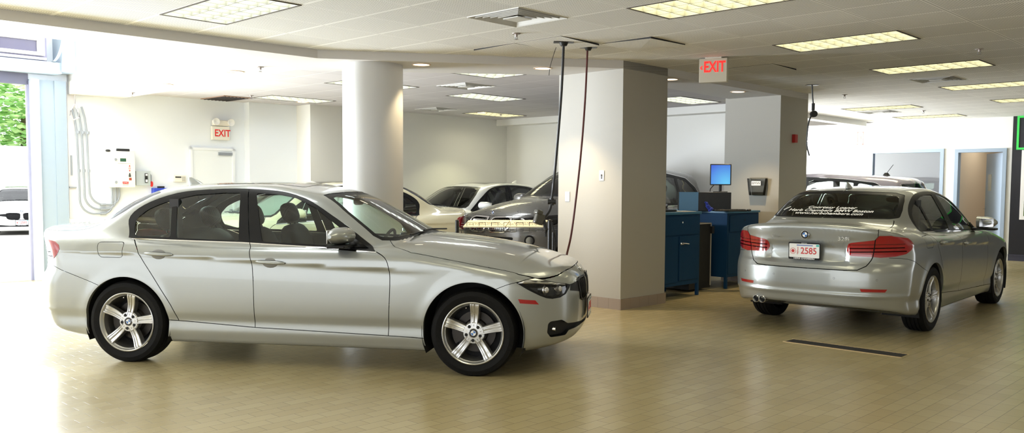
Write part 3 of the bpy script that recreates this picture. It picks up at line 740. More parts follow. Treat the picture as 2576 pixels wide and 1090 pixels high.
# ---------------------------------------------------------------- the tall car
SUV = dict(
 W=[(-1.15, .91), (-.6, .945), (.0, .962), (.6, .945), (1.5, .94), (2.3, .945), (2.93, .965), (3.3, .94), (3.8, .88)],
 S=[(.2, -.05), (.30, -.025), (.45, -.012), (.6, 0), (.85, .004), (.98, -.004), (1.08, -.035), (1.18, -.09), (1.3, -.18)],
 Zh=[(-1.3, 1.10), (-1.0, 1.12), (0, 1.14), (1.0, 1.15), (1.9, 1.20), (2.3, 1.255), (2.6, 1.245), (3.0, 1.19), (3.4, 1.09), (3.6, 1.02), (3.75, .94), (3.9, .84)],
 drop=[(-1.2, .06), (0, .08), (2.0, .09), (2.8, .11), (3.3, .10), (3.7, .03), (3.9, 0)], dp=2.8,
 Zb=[(-1.1, .36), (-.6, .27), (0, .24), (2.9, .24), (3.5, .27), (3.8, .30)],
 Xr=[(.2, -.98), (.4, -1.07), (.6, -1.09), (.75, -1.06), (.9, -1.04), (1.1, -1.02), (1.2, -1.0)],
 Xf=[(.2, 3.58), (.32, 3.72), (.5, 3.78), (.7, 3.785), (.85, 3.765), (.95, 3.72), (1.05, 3.6)],
 fa=.05, fb=.24, fp=5, ra=.24, rp=5, kt=.07, kf=.06, kr=.06, kg=.09, rec=None,
 Zr=[(-1.6, .4), (-1.15, .85), (-1.02, 1.20), (-.93, 1.50), (-.86, 1.625), (-.76, 1.675), (-.4, 1.715), (.2, 1.752), (.8, 1.785), (1.2, 1.78), (1.5, 1.745), (1.8, 1.64), (2.1, 1.50), (2.4, 1.34), (2.7, 1.16), (3.1, .8)],
 Yg=[(1.05, .86), (1.15, .835), (1.3, .79), (1.45, .74), (1.6, .69), (1.78, .62)],
 Pg=[(-1.1, -.12), (-.6, -.06), (0, -.02), (.6, 0), (1.6, 0), (2.1, -.03), (2.6, -.09)],
 m0=.2, m1=1.2, wf=.34, wr=.30, crown=.03, zg=.8, kb=[(-1.2, .04), (0, .03), (2, .03), (2.6, .035)],
 zc=[(-1.1, .98), (0, .965), (1.5, .93), (3, .90)], cre=(-1.0, 3.3), cred=.010,
 arch=[(.0, .37, .415), (2.933, .37, .42)], flare=.014)
def make_suv(P):
    B = Body(**SUV); G = surf_grid(B, -.55, 3.1, .75, 120, 30, 96); K = Cutter(B, G)
    LOW = lambda c, n: c.y < -.64 and c.z < .9
    for cx, cz, r in ((0, .37, .415), (2.933, .37, .42)): K.region('hole', [[('S', circ(cx, cz, r, 32), LOW)]])
    DL = rnd_poly([(-.02, 1.12), (-.70, 1.14), (-.75, 1.24), (-.62, 1.42), (-.36, 1.575), (.2, 1.645), (.95, 1.685), (1.35, 1.655), (1.82, 1.50), (2.28, 1.20), (2.2, 1.09), (1.0, 1.10)], .04)
    UP = lambda c, n: c.y < -.45 and c.z > 1.02 and abs(n.y) > .25
    K.region('rear_side_glass', [[('S', rnd_poly([(-.06, 1.17), (-.06, 1.57), (-.34, 1.52), (-.56, 1.38), (-.68, 1.24), (-.62, 1.18)], .05), UP)]], -.005)
    K.region('door_glass_rear', [[('S', rnd_poly([(.02, 1.165), (.02, 1.575), (.86, 1.63), (.93, 1.15)], .03), UP)]], -.005)
    K.region('door_glass_front', [[('S', rnd_poly([(1.06, 1.145), (1.0, 1.625), (1.35, 1.59), (1.8, 1.415), (2.10, 1.225), (2.05, 1.125)], .03), UP)]], -.005)
    K.region('side_frame', [[('S', DL, UP)]], -.001)
    K.line('bright_trim', DL, .016, 'S', UP, off=.003, closed=True)
    FP = lambda c, n: c.x > 3.2 and n.x > .15
    K.region('kidney_hole', [[('F', rnd_poly([(.055, .955), (.34, .965), (.395, .94), (.385, .84), (.32, .775), (.10, .770), (.055, .80)], .035), FP)]], -.02)
    K.region('kidney_rim', [[('F', rnd_poly([(.03, .975), (.35, .985), (.42, .955), (.41, .83), (.335, .755), (.08, .750), (.03, .79)], .04), FP)]], .012)
    K.region('head_lens', [[('F', rnd_poly([(.44, .96), (.60, .975), (.80, 1.01), (.93, 1.03), (.95, .95), (.90, .87), (.70, .835), (.50, .84), (.44, .88)], .03), lambda c, n: c.x > 2.95 and c.y < -.3)]], .002)
    K.region('intake', [[('F', rnd_poly([(0, .70), (.50, .70), (.40, .56), (0, .54)], .05), FP)], [('F', rnd_poly([(0, .40), (.62, .40), (.60, .35), (0, .35)], .01), FP)]], -.03)
    WP = lambda c, n: c.x > 1.2 and c.z > 1.1 and n.x > .2
    K.region('screen_glass', [[('F', [(0, 1.70), (.40, 1.69), (.53, 1.66), (.60, 1.57), (.69, 1.40), (.73, 1.29), (.68, 1.275), (.3, 1.29), (0, 1.295)], WP)]], -.003)
    K.region('screen_edge', [[('F', [(0, 1.72), (.42, 1.71), (.56, 1.68), (.63, 1.58), (.72, 1.40), (.775, 1.265), (.72, 1.245), (.3, 1.268), (0, 1.272)], WP)]], -.003)
    K.region('back_glass', [[('F', rnd_poly([(0, 1.20), (.70, 1.20), (.60, 1.55), (0, 1.57)], .05), lambda c, n: c.x < -.7 and c.z > 1.1)]], -.003)
    K.region('tail_lens', [[('F', rnd_poly([(.50, 1.08), (1.0, 1.10), (1.0, .93), (.60, .90), (.50, .96)], .02), lambda c, n: c.x < -.75)]], .003)
    K.region('cladding', [[('S', [(-1.3, .1), (4, .1), (4, .36), (-1.3, .36)], lambda c, n: abs(n.y) > .3 and c.y < -.5)]])
    K.line('gap', [(2.25, .72), (2.6, .86), (3.0, .90), (3.35, .86), (3.52, .70), (3.62, .35), (3.655, 0)], .007, 'T', TOPF)
    K.line('gap', [(.93, 1.10), (1.05, .9), (1.06, .40)], .007, 'S', SIDE); K.line('gap', [(2.2, 1.08), (2.3, .9), (2.28, .40)], .007, 'S', SIDE)
    K.line('gap', [(-.02, 1.12), (.12, .95), (.40, .60), (.46, .40)], .007, 'S', SIDE)
    K.region('hood', [[('T', [(2.0, 0), (2.0, .66), (2.25, .72), (2.6, .86), (3.0, .90), (3.35, .86), (3.52, .70), (3.62, .35), (3.655, 0)], lambda c, n: TOPF(c, n) and c.x > 2.1 and c.z < 1.275 and n.x < .5)]], cutit=False)
    K.solve(); car = empty('suv_car')
    K.obj('body_shell', ['', 'gap', 'cladding'], [P, M_GAP, M_TRIM], car); K.obj('hood', ['hood'], [P], car)
    K.obj('windshield', ['screen_glass', 'screen_edge'], [G_CAR, M_TRIM], car); K.obj('rear_window', ['back_glass'], [G_CAR], car)
    K.obj('lower_grille', ['intake'], [M_DARK], car)
    for sd in 'RL':
        sg = -1 if sd == 'R' else 1
        K.obj('window_frame', ['side_frame', 'bright_trim'], [M_TRIM, M_CHROME], car, sd); K.obj('side_window', ['rear_side_glass', 'door_glass_rear', 'door_glass_front'], [G_CAR]*3, car, sd)
        K.obj('tail_lamp', ['tail_lens'], [M_RED], car, sd)
        hl = K.obj('headlamp', ['head_lens'], [G_LAMP], car, sd); K.obj('lamp_housing', ['head_lens'], [M_DARK], hl, sd, off=-.05)
        for hx, hy in ((3.62, .56), (3.52, .72)):
            mb = MB(); c = Vector((hx, sg*hy, .915)); d = Vector((.9, sg*.2, 0)).normalized(); mb.cyl(c-d*.04, c+d*.02, .04, 20, .052); mb.build('reflector_bowl', M_CHROME, hl)
        kg = K.obj('kidney_grille', ['kidney_rim', 'kidney_hole'], [M_CHROME, M_DARK], car, sd); mb = MB()
        for q in range(9):
            yy = .075+q*.036; H = B.hit([(4.4, sg*yy, z) for z in (.785, .83, .88, .92, .95)], [(-1, 0, 0)]*5, 1.6, 400)
            mb.grid([[Vector(h)+Vector((.012 if abs(w) < .001 else -.01, w, 0)) for h in H] for w in (-.009, 0, .009)])
        mb.build('grille_slat', M_CHROME, kg)
        mb = MB(); h = B.hit([(4.4, sg*.70, .66)], [(-1, 0, 0)], 1.6, 400)[0]; c = Vector(h); nf = Vector(B.grad(np.array([h]))[0]); mb.cyl(c-nf*.03, c+nf*.008, .075, 28); mb.build('fog_bezel', M_TRIM, car)
        mb = MB(); mb.cyl(c, c+nf*.014, .052, 28); mb.build('fog_lamp', M_CHROME, car)
        for cx, cz, r in ((0, .37, .415), (2.933, .37, .42)):
            mb = MB(); a2 = [math.radians(a) for a in range(-25, 206, 12)]; mb.grid([[Vector((cx+(r+.01)*math.cos(a), sg*yy, cz+(r+.01)*math.sin(a))) for a in a2] for yy in (.93, .56)]); mb.add([(cx+(r+.01)*math.cos(a), sg*.56, cz+(r+.01)*math.sin(a)) for a in a2], [tuple(range(len(a2)))]); mb.build('wheel_well', M_DARK, car)
        mb = MB(); blob(mb, (1.98, sg*1.03, 1.22), (.10, .13, .085), 10, 2.6); mb.build('wing_mirror', P, car)
    roundel(car, face_M((3.66, 0, 1.035), (0, 1, 0), (-.6, 0, .8)), .043)
    pf = empty('front_plate', (3.80, 0, .60), parent=car); mb = MB(); mb.box(-.004, .004, -.15, .15, -.075, .075); mb.build('plate_panel', M_PLATE, pf)
    for x in (2.933, 0):
        for sg in (-1, 1): make_wheel(car, x, sg*.82, sg, 1.2, R=.375, rim=.25, w=.26, lo=True)
    mb = MB(); mb.tube([(2.40, .5, 1.27), (2.36, .1, 1.29), (2.38, -.3, 1.285)], .009, 6); mb.build('wiper', M_TRIM, car)
    mb = MB(); mb.box(-.6, 2.3, -.8, .8, .3, .36); mb.build('cabin_floor', M_DARK, car)
    mb = MB(); mb.box(2.05, 2.35, -.75, .75, .6, 1.16); mb.build('dashboard', M_SEAT, car)
    for sg in (-1, 1): make_seat(car, 1.3, sg*.4, .5)
    make_seat(car, .35, 0, .5, w=.68, rear=True)
    mb = MB(); mb.cyl((-.30, 0, 1.71), (-.30, 0, 1.775), .075, 16, .03); mb.tube([(-.30, 0, 1.76), (-.42, 0, 1.93)], .005, 6); mb.build('roof_antenna', M_TRIM, car)
    return car, B

# ---------------------------------------------------------------- room materials
TS = .6096
def f_ceiling(holes, col, grid_col, s0, t0, gw=.006):
    def fn(nt, b, tc):
        L = nt.links; N = nt.nodes
        sp = N.new('ShaderNodeSeparateXYZ'); L.new(tc.outputs['Object'], sp.inputs[0])
        def M(op, a, c=None, clamp=False):
            n = N.new('ShaderNodeMath'); n.operation = op; n.use_clamp = clamp
            for i, v in enumerate((a, c)):
                if v is None: continue
                if isinstance(v, (int, float)): n.inputs[i].default_value = v
                else: L.new(v, n.inputs[i])
            return n.outputs[0]
        def cell(o, off, per): return M('FRACT', M('DIVIDE', M('SUBTRACT', o, off), per))
        def edge(fr, per, w): # 1 near the cell border
            d = M('MULTIPLY', M('SUBTRACT', .5, M('ABSOLUTE', M('SUBTRACT', fr, .5))), per)
            return M('LESS_THAN', d, w)
        fs, ft = cell(sp.outputs[0], s0, TS), cell(sp.outputs[1], t0, TS)
        gr = M('MAXIMUM', edge(fs, TS, gw), edge(ft, TS, gw))
        base = N.new('ShaderNodeMix'); base.data_type = 'RGBA'; base.inputs['A'].default_value = (*col, 1); base.inputs['B'].default_value = (*[c*.80 for c in col], 1)
        no = N.new('ShaderNodeTexWhiteNoise'); no.noise_dimensions = '2D'; cb = N.new('ShaderNodeCombineXYZ')
        L.new(M('FLOOR', M('DIVIDE', M('SUBTRACT', sp.outputs[0], s0), TS)), cb.inputs[0]); L.new(M('FLOOR', M('DIVIDE', M('SUBTRACT', sp.outputs[1], t0), TS)), cb.inputs[1]); L.new(cb.outputs[0], no.inputs['Vector'])
        L.new(M('MULTIPLY', no.outputs['Value'], .5), base.inputs['Factor'])
        last = base.outputs['Result']
        if holes:
            per = TS/32; hs, ht = cell(sp.outputs[0], s0, per), cell(sp.outputs[1], t0, per)
            r = M('SQRT', M('ADD', M('POWER', M('SUBTRACT', hs, .5), 2.), M('POWER', M('SUBTRACT', ht, .5), 2.)))
            inn = M('MULTIPLY', M('LESS_THAN', r, .26), M('SUBTRACT', 1., M('MAXIMUM', edge(fs, TS, .022), edge(ft, TS, .022))))
            mx = N.new('ShaderNodeMix'); mx.data_type = 'RGBA'; L.new(inn, mx.inputs['Factor']); L.new(last, mx.inputs['A']); mx.inputs['B'].default_value = (*[c*.22 for c in col], 1); last = mx.outputs['Result']
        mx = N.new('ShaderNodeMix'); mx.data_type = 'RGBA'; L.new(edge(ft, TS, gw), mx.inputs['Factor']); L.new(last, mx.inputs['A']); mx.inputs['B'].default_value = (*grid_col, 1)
        m2 = N.new('ShaderNodeMix'); m2.data_type = 'RGBA'; L.new(edge(fs, TS, gw*.55), m2.inputs['Factor']); L.new(mx.outputs['Result'], m2.inputs['A']); m2.inputs['B'].default_value = (*[c*.38 for c in grid_col], 1); mx = m2  # lines along t darkened in colour, imitating shade on the grid reveals
        L.new(mx.outputs['Result'], b.inputs['Base Color'])
        b.inputs['Specular IOR Level'].default_value = .2
    return fn
def f_floor(nt, b, tc):
    L = nt.links; N = nt.nodes
    mp = N.new('ShaderNodeMapping'); mp.inputs['Rotation'].default_value = (0, 0, PI/2); mp.inputs['Location'].default_value = (.03, .074, 0); L.new(tc.outputs['Object'], mp.inputs[0])
    br = N.new('ShaderNodeTexBrick'); br.inputs['Scale'].default_value = 1.; br.inputs['Brick Width'].default_value = .2025; br.inputs['Row Height'].default_value = .1015
    br.inputs['Mortar Size'].default_value = .0018; br.inputs['Mortar Smooth'].default_value = .35; br.offset = .5; br.inputs['Bias'].default_value = -.1
    br.inputs['Color1'].default_value = (.385, .315, .17, 1); br.inputs['Color2'].default_value = (.43, .36, .205, 1); br.inputs['Mortar'].default_value = (.21, .165, .10, 1)
    L.new(mp.outputs[0], br.inputs['Vector'])
    n = N.new('ShaderNodeTexNoise'); n.inputs['Scale'].default_value = .7; n.inputs['Detail'].default_value = 5; L.new(tc.outputs['Object'], n.inputs['Vector'])
    cr = N.new('ShaderNodeMapRange'); cr.inputs['From Min'].default_value = .35; cr.inputs['From Max'].default_value = .7; cr.inputs['To Min'].default_value = .88; cr.inputs['To Max'].default_value = 1.06; L.new(n.outputs['Fac'], cr.inputs['Value'])
    mx = N.new('ShaderNodeMix'); mx.data_type = 'RGBA'; mx.blend_type = 'MULTIPLY'; mx.inputs['Factor'].default_value = 1; L.new(br.outputs['Color'], mx.inputs['A']); L.new(cr.outputs[0], mx.inputs['B']); L.new(mx.outputs['Result'], b.inputs['Base Color'])
    bp = N.new('ShaderNodeBump'); bp.inputs['Strength'].default_value = .35; bp.inputs['Distance'].default_value = .002; bp.invert = True; L.new(br.outputs['Fac'], bp.inputs['Height']); L.new(bp.outputs[0], b.inputs['Normal'])
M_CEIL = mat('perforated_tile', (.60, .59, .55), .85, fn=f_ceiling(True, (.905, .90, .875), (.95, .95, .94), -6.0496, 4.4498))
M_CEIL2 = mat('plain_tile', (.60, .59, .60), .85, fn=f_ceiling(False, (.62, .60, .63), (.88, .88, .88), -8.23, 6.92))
M_FLOOR = mat('floor_tile', (.5, .45, .3), .26, fn=f_floor)
M_WALL = mat('wall_paint', (.78, .775, .75), .6, bump=(60, .05))
M_BEAM = mat('beam_paint', (.66, .645, .64), .6)
M_BASE = mat('base_tile', (.30, .235, .19), .45)
M_STEEL = mat('blue_grey_steel', (.30, .37, .46), .45)
M_LOUV = mat('louvre', (.34, .34, .27), .5)
M_TUBE = mat('lamp_tube', (1, 1, 1), .5, emis=(1., .93, .66), estr=5)
M_TUBEC = mat('lamp_tube_cool', (1, 1, 1), .5, emis=(.93, .97, 1.), estr=5)
M_METAL = mat('galvanised_pipe', (.34, .37, .42), .4, .3)
M_BLACK = mat('black_plastic', (.015, .015, .016), .4)
M_DKRED = mat('dark_red_hose', (.10, .015, .012), .45)
M_CASE = mat('cream_case', (.80, .77, .70), .45)
M_REDP = mat('red_sign', (.75, .02, .02), .5)
M_EXITRED = mat('exit_red', (.8, .01, .01), .5, emis=(1, .02, .015), estr=.9)
M_BLUECAB = mat('blue_cabinet', (.008, .05, .13), .55, spec=.15)
M_LBLUE = mat('light_blue_panel', (.13, .30, .50), .42)

ZC = 2.85
M_DARKV = mat('void_above_tiles', (.05, .05, .05), .9)
def room(name, mb, m, kind='structure', **k):
    o = mb.build(name, m, **k); o.rotation_euler = (0, 0, ROT)
    if kind: o['kind'] = kind
    return o
def rooms(mb): return mb
# floor and ground
mb = MB(); mb.box(-13.9, 12, -6, 19.2, -.12, 0); room('floor', mb, M_FLOOR, smooth=False)
mb = MB(); mb.box(-60, -13.9, -25, 40, -.14, -.02); o = room('trim_1', mb, mat('outdoor_concrete', (.62, .60, .57), .8), smooth=False)
# main tiled ceiling
HOLES = []
def ceiling_sheet(name, poly, m):
    bm = bmesh.new(); bm.faces.new([bm.verts.new((x, y, ZC)) for x, y in poly])
    xs = [p[0] for p in poly]; ys = [p[1] for p in poly]
    for (a, b, c, d) in HOLES:
        if b < min(xs) or a > max(xs) or d < min(ys) or c > max(ys): continue
        for co, no in (((a, 0, 0), (1, 0, 0)), ((b, 0, 0), (1, 0, 0)), ((0, c, 0), (0, 1, 0)), ((0, d, 0), (0, 1, 0))):
            fs = [f for f in bm.faces if min(v.co.x for v in f.verts) < b+.01 and max(v.co.x for v in f.verts) > a-.01 and min(v.co.y for v in f.verts) < d+.01 and max(v.co.y for v in f.verts) > c-.01]
            g = set(fs)
            for f in fs: g.update(f.edges); g.update(f.verts)
            bmesh.ops.bisect_plane(bm, geom=list(g), dist=1e-5, plane_co=co, plane_no=no)
        kill = [f for f in bm.faces if a < f.calc_center_median().x < b and c < f.calc_center_median().y < d]
        bmesh.ops.delete(bm, geom=kill, context='FACES')
    for f in bm.faces:
        if f.normal.z > 0: f.normal_flip()
    me = bpy.data.meshes.new(name); bm.to_mesh(me); bm.free(); me.materials.append(m)
    o = bpy.data.objects.new(name, me); C.objects.link(o); o.rotation_euler = (0, 0, ROT); o['kind'] = 'structure'
mb = MB(); mb.box(-8.35, 12, -6, 19.2, ZC+.16, ZC+.26); room('ceiling_slab', mb, M_DARKV, smooth=False)
# dropped soffit with its edge beam
ZS = 2.76
mb = MB(); mb.prism([(-8.35, -6), (-7.9, 5.2), (-5.97, 7.98), (-5.97, 12.64), (-6.87, 12.64), (-6.6, 8.3), (-8.9, 5.55), (-13.9, 5.55), (-13.9, 4.75), (-8.7, 4.75), (-8.65, -6)], ZS, ZC+.30); room('trim_2', mb, M_BEAM, smooth=False)
mb = MB(); mb.box(-13.9, -8.34, 5.55, 13.56, ZC+.16, ZC+.26); room('ceiling_slab_rear', mb, M_DARKV, smooth=False)
# loading bay with its high ceiling
mb = MB(); mb.box(-13.9, -8.35, -6, 4.76, 4.1, 4.2); room('ceiling_bay', mb, M_WALL, smooth=False)
mb = MB(); mb.box(-13.9, -8.66, 4.75, 4.85, ZC+.1, 4.2); mb.box(-8.70, -8.36, -6, 4.85, ZC+.1, 4.2); room('wall_bay', mb, M_WALL, smooth=False)
# left wall with the vehicle opening
mb = MB(); mb.box(-14.15, -13.9, 4.25, 7.64, 0, 4.2); mb.box(-14.15, -13.9, .0, 4.25, 2.91, 4.2); mb.box(-14.15, -13.9, -6, .0, 0, 4.2)
mb.box(-14.15, -13.72, 7.64, 8.58, 0, ZC); room('wall_left', mb, mat('wall_paint_cool', (.82, .86, .92), .6), smooth=False)
mb = MB(); mb.box(-14.15, -13.28, 8.58, 13.8, 0, ZC); room('wall_back', mb, M_WALL, smooth=False)
mb = MB(); mb.box(-13.28, -7.4, 13.56, 13.9, 0, ZC+.2); room('wall_far', mb, M_WALL, smooth=False)
mb = MB(); mb.box(8.0, 8.2, -6, 19.2, 0, ZC+.2); room('wall_light_block', mb, mat('wall_paint_warm', (.55, .52, .44), .7), smooth=False)  # unseen darker wall added to keep daylight off the pillars' right faces
mb = MB(); mb.box(-13.28, -6.87, 13.24, 13.56, 2.72, ZC); room('trim_3', mb, M_WALL, smooth=False)
# right end: wall with window and door openings
TW = 19.2
mb = MB()
wx0, wx1, wz0, wz1 = -7.60, -6.07, .95, 2.25; dx0, dx1, dz = -5.86, -4.90, 2.23
mb.box(-12, wx0, TW, TW+.2, 0, ZC); mb.box(wx0, wx1, TW, TW+.2, 0, wz0); mb.box(wx0, wx1, TW, TW+.2, wz1, ZC); mb.box(wx1, dx0, TW, TW+.2, 0, ZC); mb.box(dx0, dx1, TW, TW+.2, dz, ZC); mb.box(dx1, -4.80, TW, TW+.2, 0, ZC)
room('wall_right', mb, M_WALL, smooth=False)
mb = MB(); mb.box(-7.7, -7.5, 13.9, 18.7, 2.75, ZC+.1); room('trim_4', mb, M_WALL, smooth=False)
mb = MB(); mb.box(-12, -7.5, 13.9, 19.4, 3.1, 3.2); room('ceiling_side', mb, M_WALL, smooth=False)
mb = MB(); mb.box(-12, 2, 22.5, 22.7, 0, 3); mb.box(-12, 2, 19.4, 22.7, 3.0, 3.1); room('wall_office', mb, mat('office_wall', (.66, .62, .56), .7), smooth=False)
mb = MB(); mb.box(-6.03, -5.98, 19.4, 22.5, 0, 3.0); room('wall_partition', mb, mat('office_wall_blue', (.55, .60, .72), .7), smooth=False)
mb = MB(); mb.box(-5.98, -5.93, 19.4, 22.5, 0, 3.0); mb.box(-3.95, -3.85, 19.4, 22.5, 0, 3.0); room('wall_corridor', mb, mat('office_wall_beige', (.64, .55, .43), .7), smooth=False)
mb = MB(); mb.box(-12, 12, 19.2, 22.6, -.12, .0); room('floor_office', mb, mat('office_floor', (.45, .42, .38), .5), smooth=False)
for s_ in (-6.9, -5.2): daylight('office_fill', st(s_, 20.6, 2.9), (0, 0, ROT), 1.0, .8, 16, (1., .93, .80) if s_ > -6 else (.92, .93, 1.))  # unseen area lights added to brighten the office interior
# window frame and glass
mb = MB(); w = .07
mb.box(wx0, wx1, TW-.03, TW+.10, wz1-w, wz1); mb.box(wx0, wx1, TW-.03, TW+.10, wz0, wz0+w); mb.box(wx0, wx0+w, TW-.03, TW+.10, wz0+w, wz1-w); mb.box(wx1-w, wx1, TW-.03, TW+.10, wz0+w, wz1-w)
wf = room('window_1', mb, M_STEEL, smooth=False)
mb = MB(); mb.box(wx0+w, wx1-w, TW+.03, TW+.036, wz0+w, wz1-w); g = mb.build('pane', glass_mat('window_glass', (.86, .90, .95)), wf)
mb = MB(); mb.box(dx0, dx1, TW-.03, TW+.14, dz-.07, dz); mb.box(dx0, dx0+.07, TW-.03, TW+.14, 0, dz-.07); mb.box(dx1-.07, dx1, TW-.03, TW+.14, 0, dz-.07)
df = room('door_1', mb, M_STEEL, smooth=False)
dl = empty('door_leaf', (dx1-.08, TW+.12, 0), parent=df, rz=math.radians(126))
mb = MB(); mb.box(0, .82, -.02, .02, .01, dz-.08); mb.build('leaf', M_STEEL, dl, bevel=.003)
mb = MB(); mb.box(.52, .68, -.025, .025, 1.38, 1.72); mb.build('door_pane', mat('pane_dark', (.42, .42, .38), .2), dl)
mb = MB(); mb.cyl((.76, -.07, 1.0), (.76, .07, 1.0), .012, 10); mb.cyl((.66, .07, 1.0), (.77, .07, 1.0), .011, 10); mb.cyl((.66, -.07, 1.0), (.77, -.07, 1.0), .011, 10); mb.build('lever_handle', M_CHROME, dl)
# black display wall at the far right
mb = MB(); mb.box(-4.80, 4, TW-.05, TW+.2, .0, 2.24); mb.box(-4.80, 4, TW-.05, TW+.2, 2.24, ZC); room('wall_display', mb, mat('display_black', (.012, .012, .016), .35), smooth=False)
mb = MB(); mb.box(-4.80, 4, TW-.075, TW-.05, .10, .125); mb.box(-4.80, 4, TW-.065, TW-.05, 0, .1); room('baseboard_display', mb, mat('black_skirting', (.04, .04, .06), .3), smooth=False)

def pillar(n, s0, s1, t0, t1, mats=M_WALL):
    mb = MB(); mb.box(s0, s1, t0, t1, 0, ZC+.02); return room('trim_%d' % n, mb, mats, smooth=False)
M_PIL = mat('pillar_paint', (.41, .39, .345), .6, bump=(60, .05))
pillar(5, -6.93, -5.97, 7.98, 8.87, M_PIL); pillar(6, -6.87, -5.97, 11.77, 12.65, M_PIL)
def skirting(name, s0, s1, t0, t1):
    mb = MB(); d = .014; h = .125
    def run(a, b, c, e, n, ax):
        for i in range(n):
            lo = a+(b-a)*i/n+.001; hi = a+(b-a)*(i+1)/n-.001
            (mb.box(lo, hi, c, e, 0, h) if ax else mb.box(c, e, lo, hi, 0, h))
    run(s0, s1, t0-d, t0, 6, True); run(t0-d, t1+d, s1, s1+d, 5, False); run(s0, s1, t1, t1+d, 6, True); run(t0-d, t1+d, s0-d, s0, 5, False)
    return room(name, mb, M_BASE, smooth=False)
skirting('baseboard_front', -6.93, -5.97, 7.98, 8.87); skirting('baseboard_rear', -6.87, -5.97, 11.77, 12.65)
# round column
mb = MB(); cc = (-7.90, 5.92)
mb.lathe([(.335, 0), (.335, ZS)], 64, Matrix.Translation((cc[0], cc[1], 0))); room('trim_7', mb, mat('column_paint', (.60, .60, .60), .5))

# ---------------------------------------------------------------- ceiling fixtures
def troffer(s0, t0, ls, lt, label, warm=True, z=ZC, cells=None, power=9):
    """recessed luminaire: frame, eggcrate louvre, tubes above it"""
    t = empty('ceiling_lamp', st(s0, t0, z), ROT); g = .014; HOLES.append((s0+.004, s0+ls-.004, t0+.004, t0+lt-.004))
    tag(t, label, 'ceiling lamp', 'recessed lamps with gridded louvres')
    mb = MB(); mb.box(0, ls, 0, g, -.006, .02); mb.box(0, ls, lt-g, lt, -.006, .02); mb.box(0, g, g, lt-g, -.006, .02); mb.box(ls-g, ls, g, lt-g, -.006, .02); mb.build('lamp_frame', mat('lamp_frame_dark', (.07, .055, .04), .6), t, smooth=False)
    mb = MB(); nx, ny = cells or ((8, 3) if ls > lt else (3, 8))
    for i in range(nx+1):
        x = g+(ls-2*g)*i/nx; mb.prism([(x-.004, -.002), (x+.004, -.002), (x+.0015, .045), (x-.0015, .045)], g, lt-g, Matrix(((1, 0, 0, 0), (0, 0, 1, 0), (0, 1, 0, 0), (0, 0, 0, 1))))
    for j in range(ny+1):
        y = g+(lt-2*g)*j/ny; mb.prism([(y-.004, -.002), (y+.004, -.002), (y+.0015, .045), (y-.0015, .045)], g, ls-g, Matrix(((0, 0, 1, 0), (1, 0, 0, 0), (0, 1, 0, 0), (0, 0, 0, 1))))
    mb.build('louvre_grid', M_LOUV, t, smooth=False)
    mb = MB(); mb.box(g, ls-g, g, lt-g, .047, .049); mb.build('lamp_diffuser', M_TUBE if warm else M_TUBEC, t, smooth=False)
    return t
for i, (v, lb) in enumerate([(2, 'gridded ceiling lamp cut off by the top edge, right of the square vent'), (6, 'second gridded lamp of the right row, above the lettered silver sedan'), (10, 'third gridded lamp of the right row, just before the small rectangular vent'), (14, 'fourth gridded lamp of the right row, behind the small vent'), (18, 'farthest warm gridded lamp of the right row, cut by the right edge')]):
    troffer(-6.0496+3*TS, 4.4498+v*TS, 2*TS, TS, lb)
troffer(-6.0496-2.*TS, 4.4498-2*TS, 2*TS, TS, 'bluish white gridded ceiling lamp at top left over the nearest sedan', False)
troffer(-6.66, 15.42, 2*TS, TS, 'pale gridded lamp near the far bright opening, nearer of the two', True)
troffer(-6.66, 17.86, 2*TS, TS, 'pale gridded lamp closest to the far right wall', True)
for v in (-2, -6):  # six lamps added out of view to light the room
    for u, w_ in ((3, 'straight overhead'), (9, 'towards the side wall')): troffer(-6.0496+u*TS, 4.4498+v*TS, 2*TS, TS, ['added unseen gridded lamp of the row nearer the cars, ', 'added unseen gridded lamp of the row behind, '][v == -6]+w_)
troffer(-6.0496+9*TS, 4.4498+2*TS, 2*TS, TS, 'added unseen gridded lamp near the warm side wall, nearer of two')
troffer(-6.0496+9*TS, 4.4498+6*TS, 2*TS, TS, 'added unseen gridded lamp near the warm side wall, farther of two')
troffer(-8.23, 6.92, TS, 2*TS, 'cool white gridded lamp in the rear bay nearest the viewer, right of the round column', False)
troffer(-10.36, 9.18, TS, 2*TS, 'cool white gridded lamp in the middle of the rear bay ceiling', False)
troffer(-12.62, 11.62, TS, 2*TS, 'dim gridded lamp deep in the rear bay near the corner', True)
troffer(-10.36, 6.92, TS, 2*TS, 'gridded rear bay lamp half hidden by the round column', False)
troffer(-13.0, 7.3, TS, 2*TS, 'gridded rear bay lamp beside the dark vent at the left', False)
troffer(-8.23, 11.70, TS, 2*TS, 'cool white gridded lamp seen between the two square pillars', False)
def vent(s0, t0, w, label, z=ZC, steps=5, h=.03):
    t = empty('ceiling_vent', st(s0+w/2, t0+w/2, z), ROT); HOLES.append((s0+.006, s0+w-.006, t0+.006, t0+w-.006)); tag(t, label, 'air vent', 'square ceiling vents'); r = w/2
    mb = MB(); mb.box(-r, r, -r, r, .03, .035); mb.build('vent_throat', M_DARK, t, smooth=False)
    mb = MB()
    for k in range(steps):
        a = r-.004-k*r*.15; b = a-r*.045; zt = .028 if k else .012
        rows = [[(-a, -a, -.006), (a, -a, -.006), (a, a, -.006), (-a, a, -.006)], [(-b, -b, zt), (b, -b, zt), (b, b, zt), (-b, b, zt)]]
        if k == 0: rows = [[(x*1.01, y*1.01, .0) for x, y, _ in rows[0]]]+rows
        mb.grid([[Vector(p) for p in q] for q in rows], closed=True)
    a = r*.28; mb.box(-a, a, -a, a, -.018, -.010); mb.build('vent_vane', mat('vent_paint', (.66, .65, .62), .5), t, smooth=False, solid=.003)
    return t
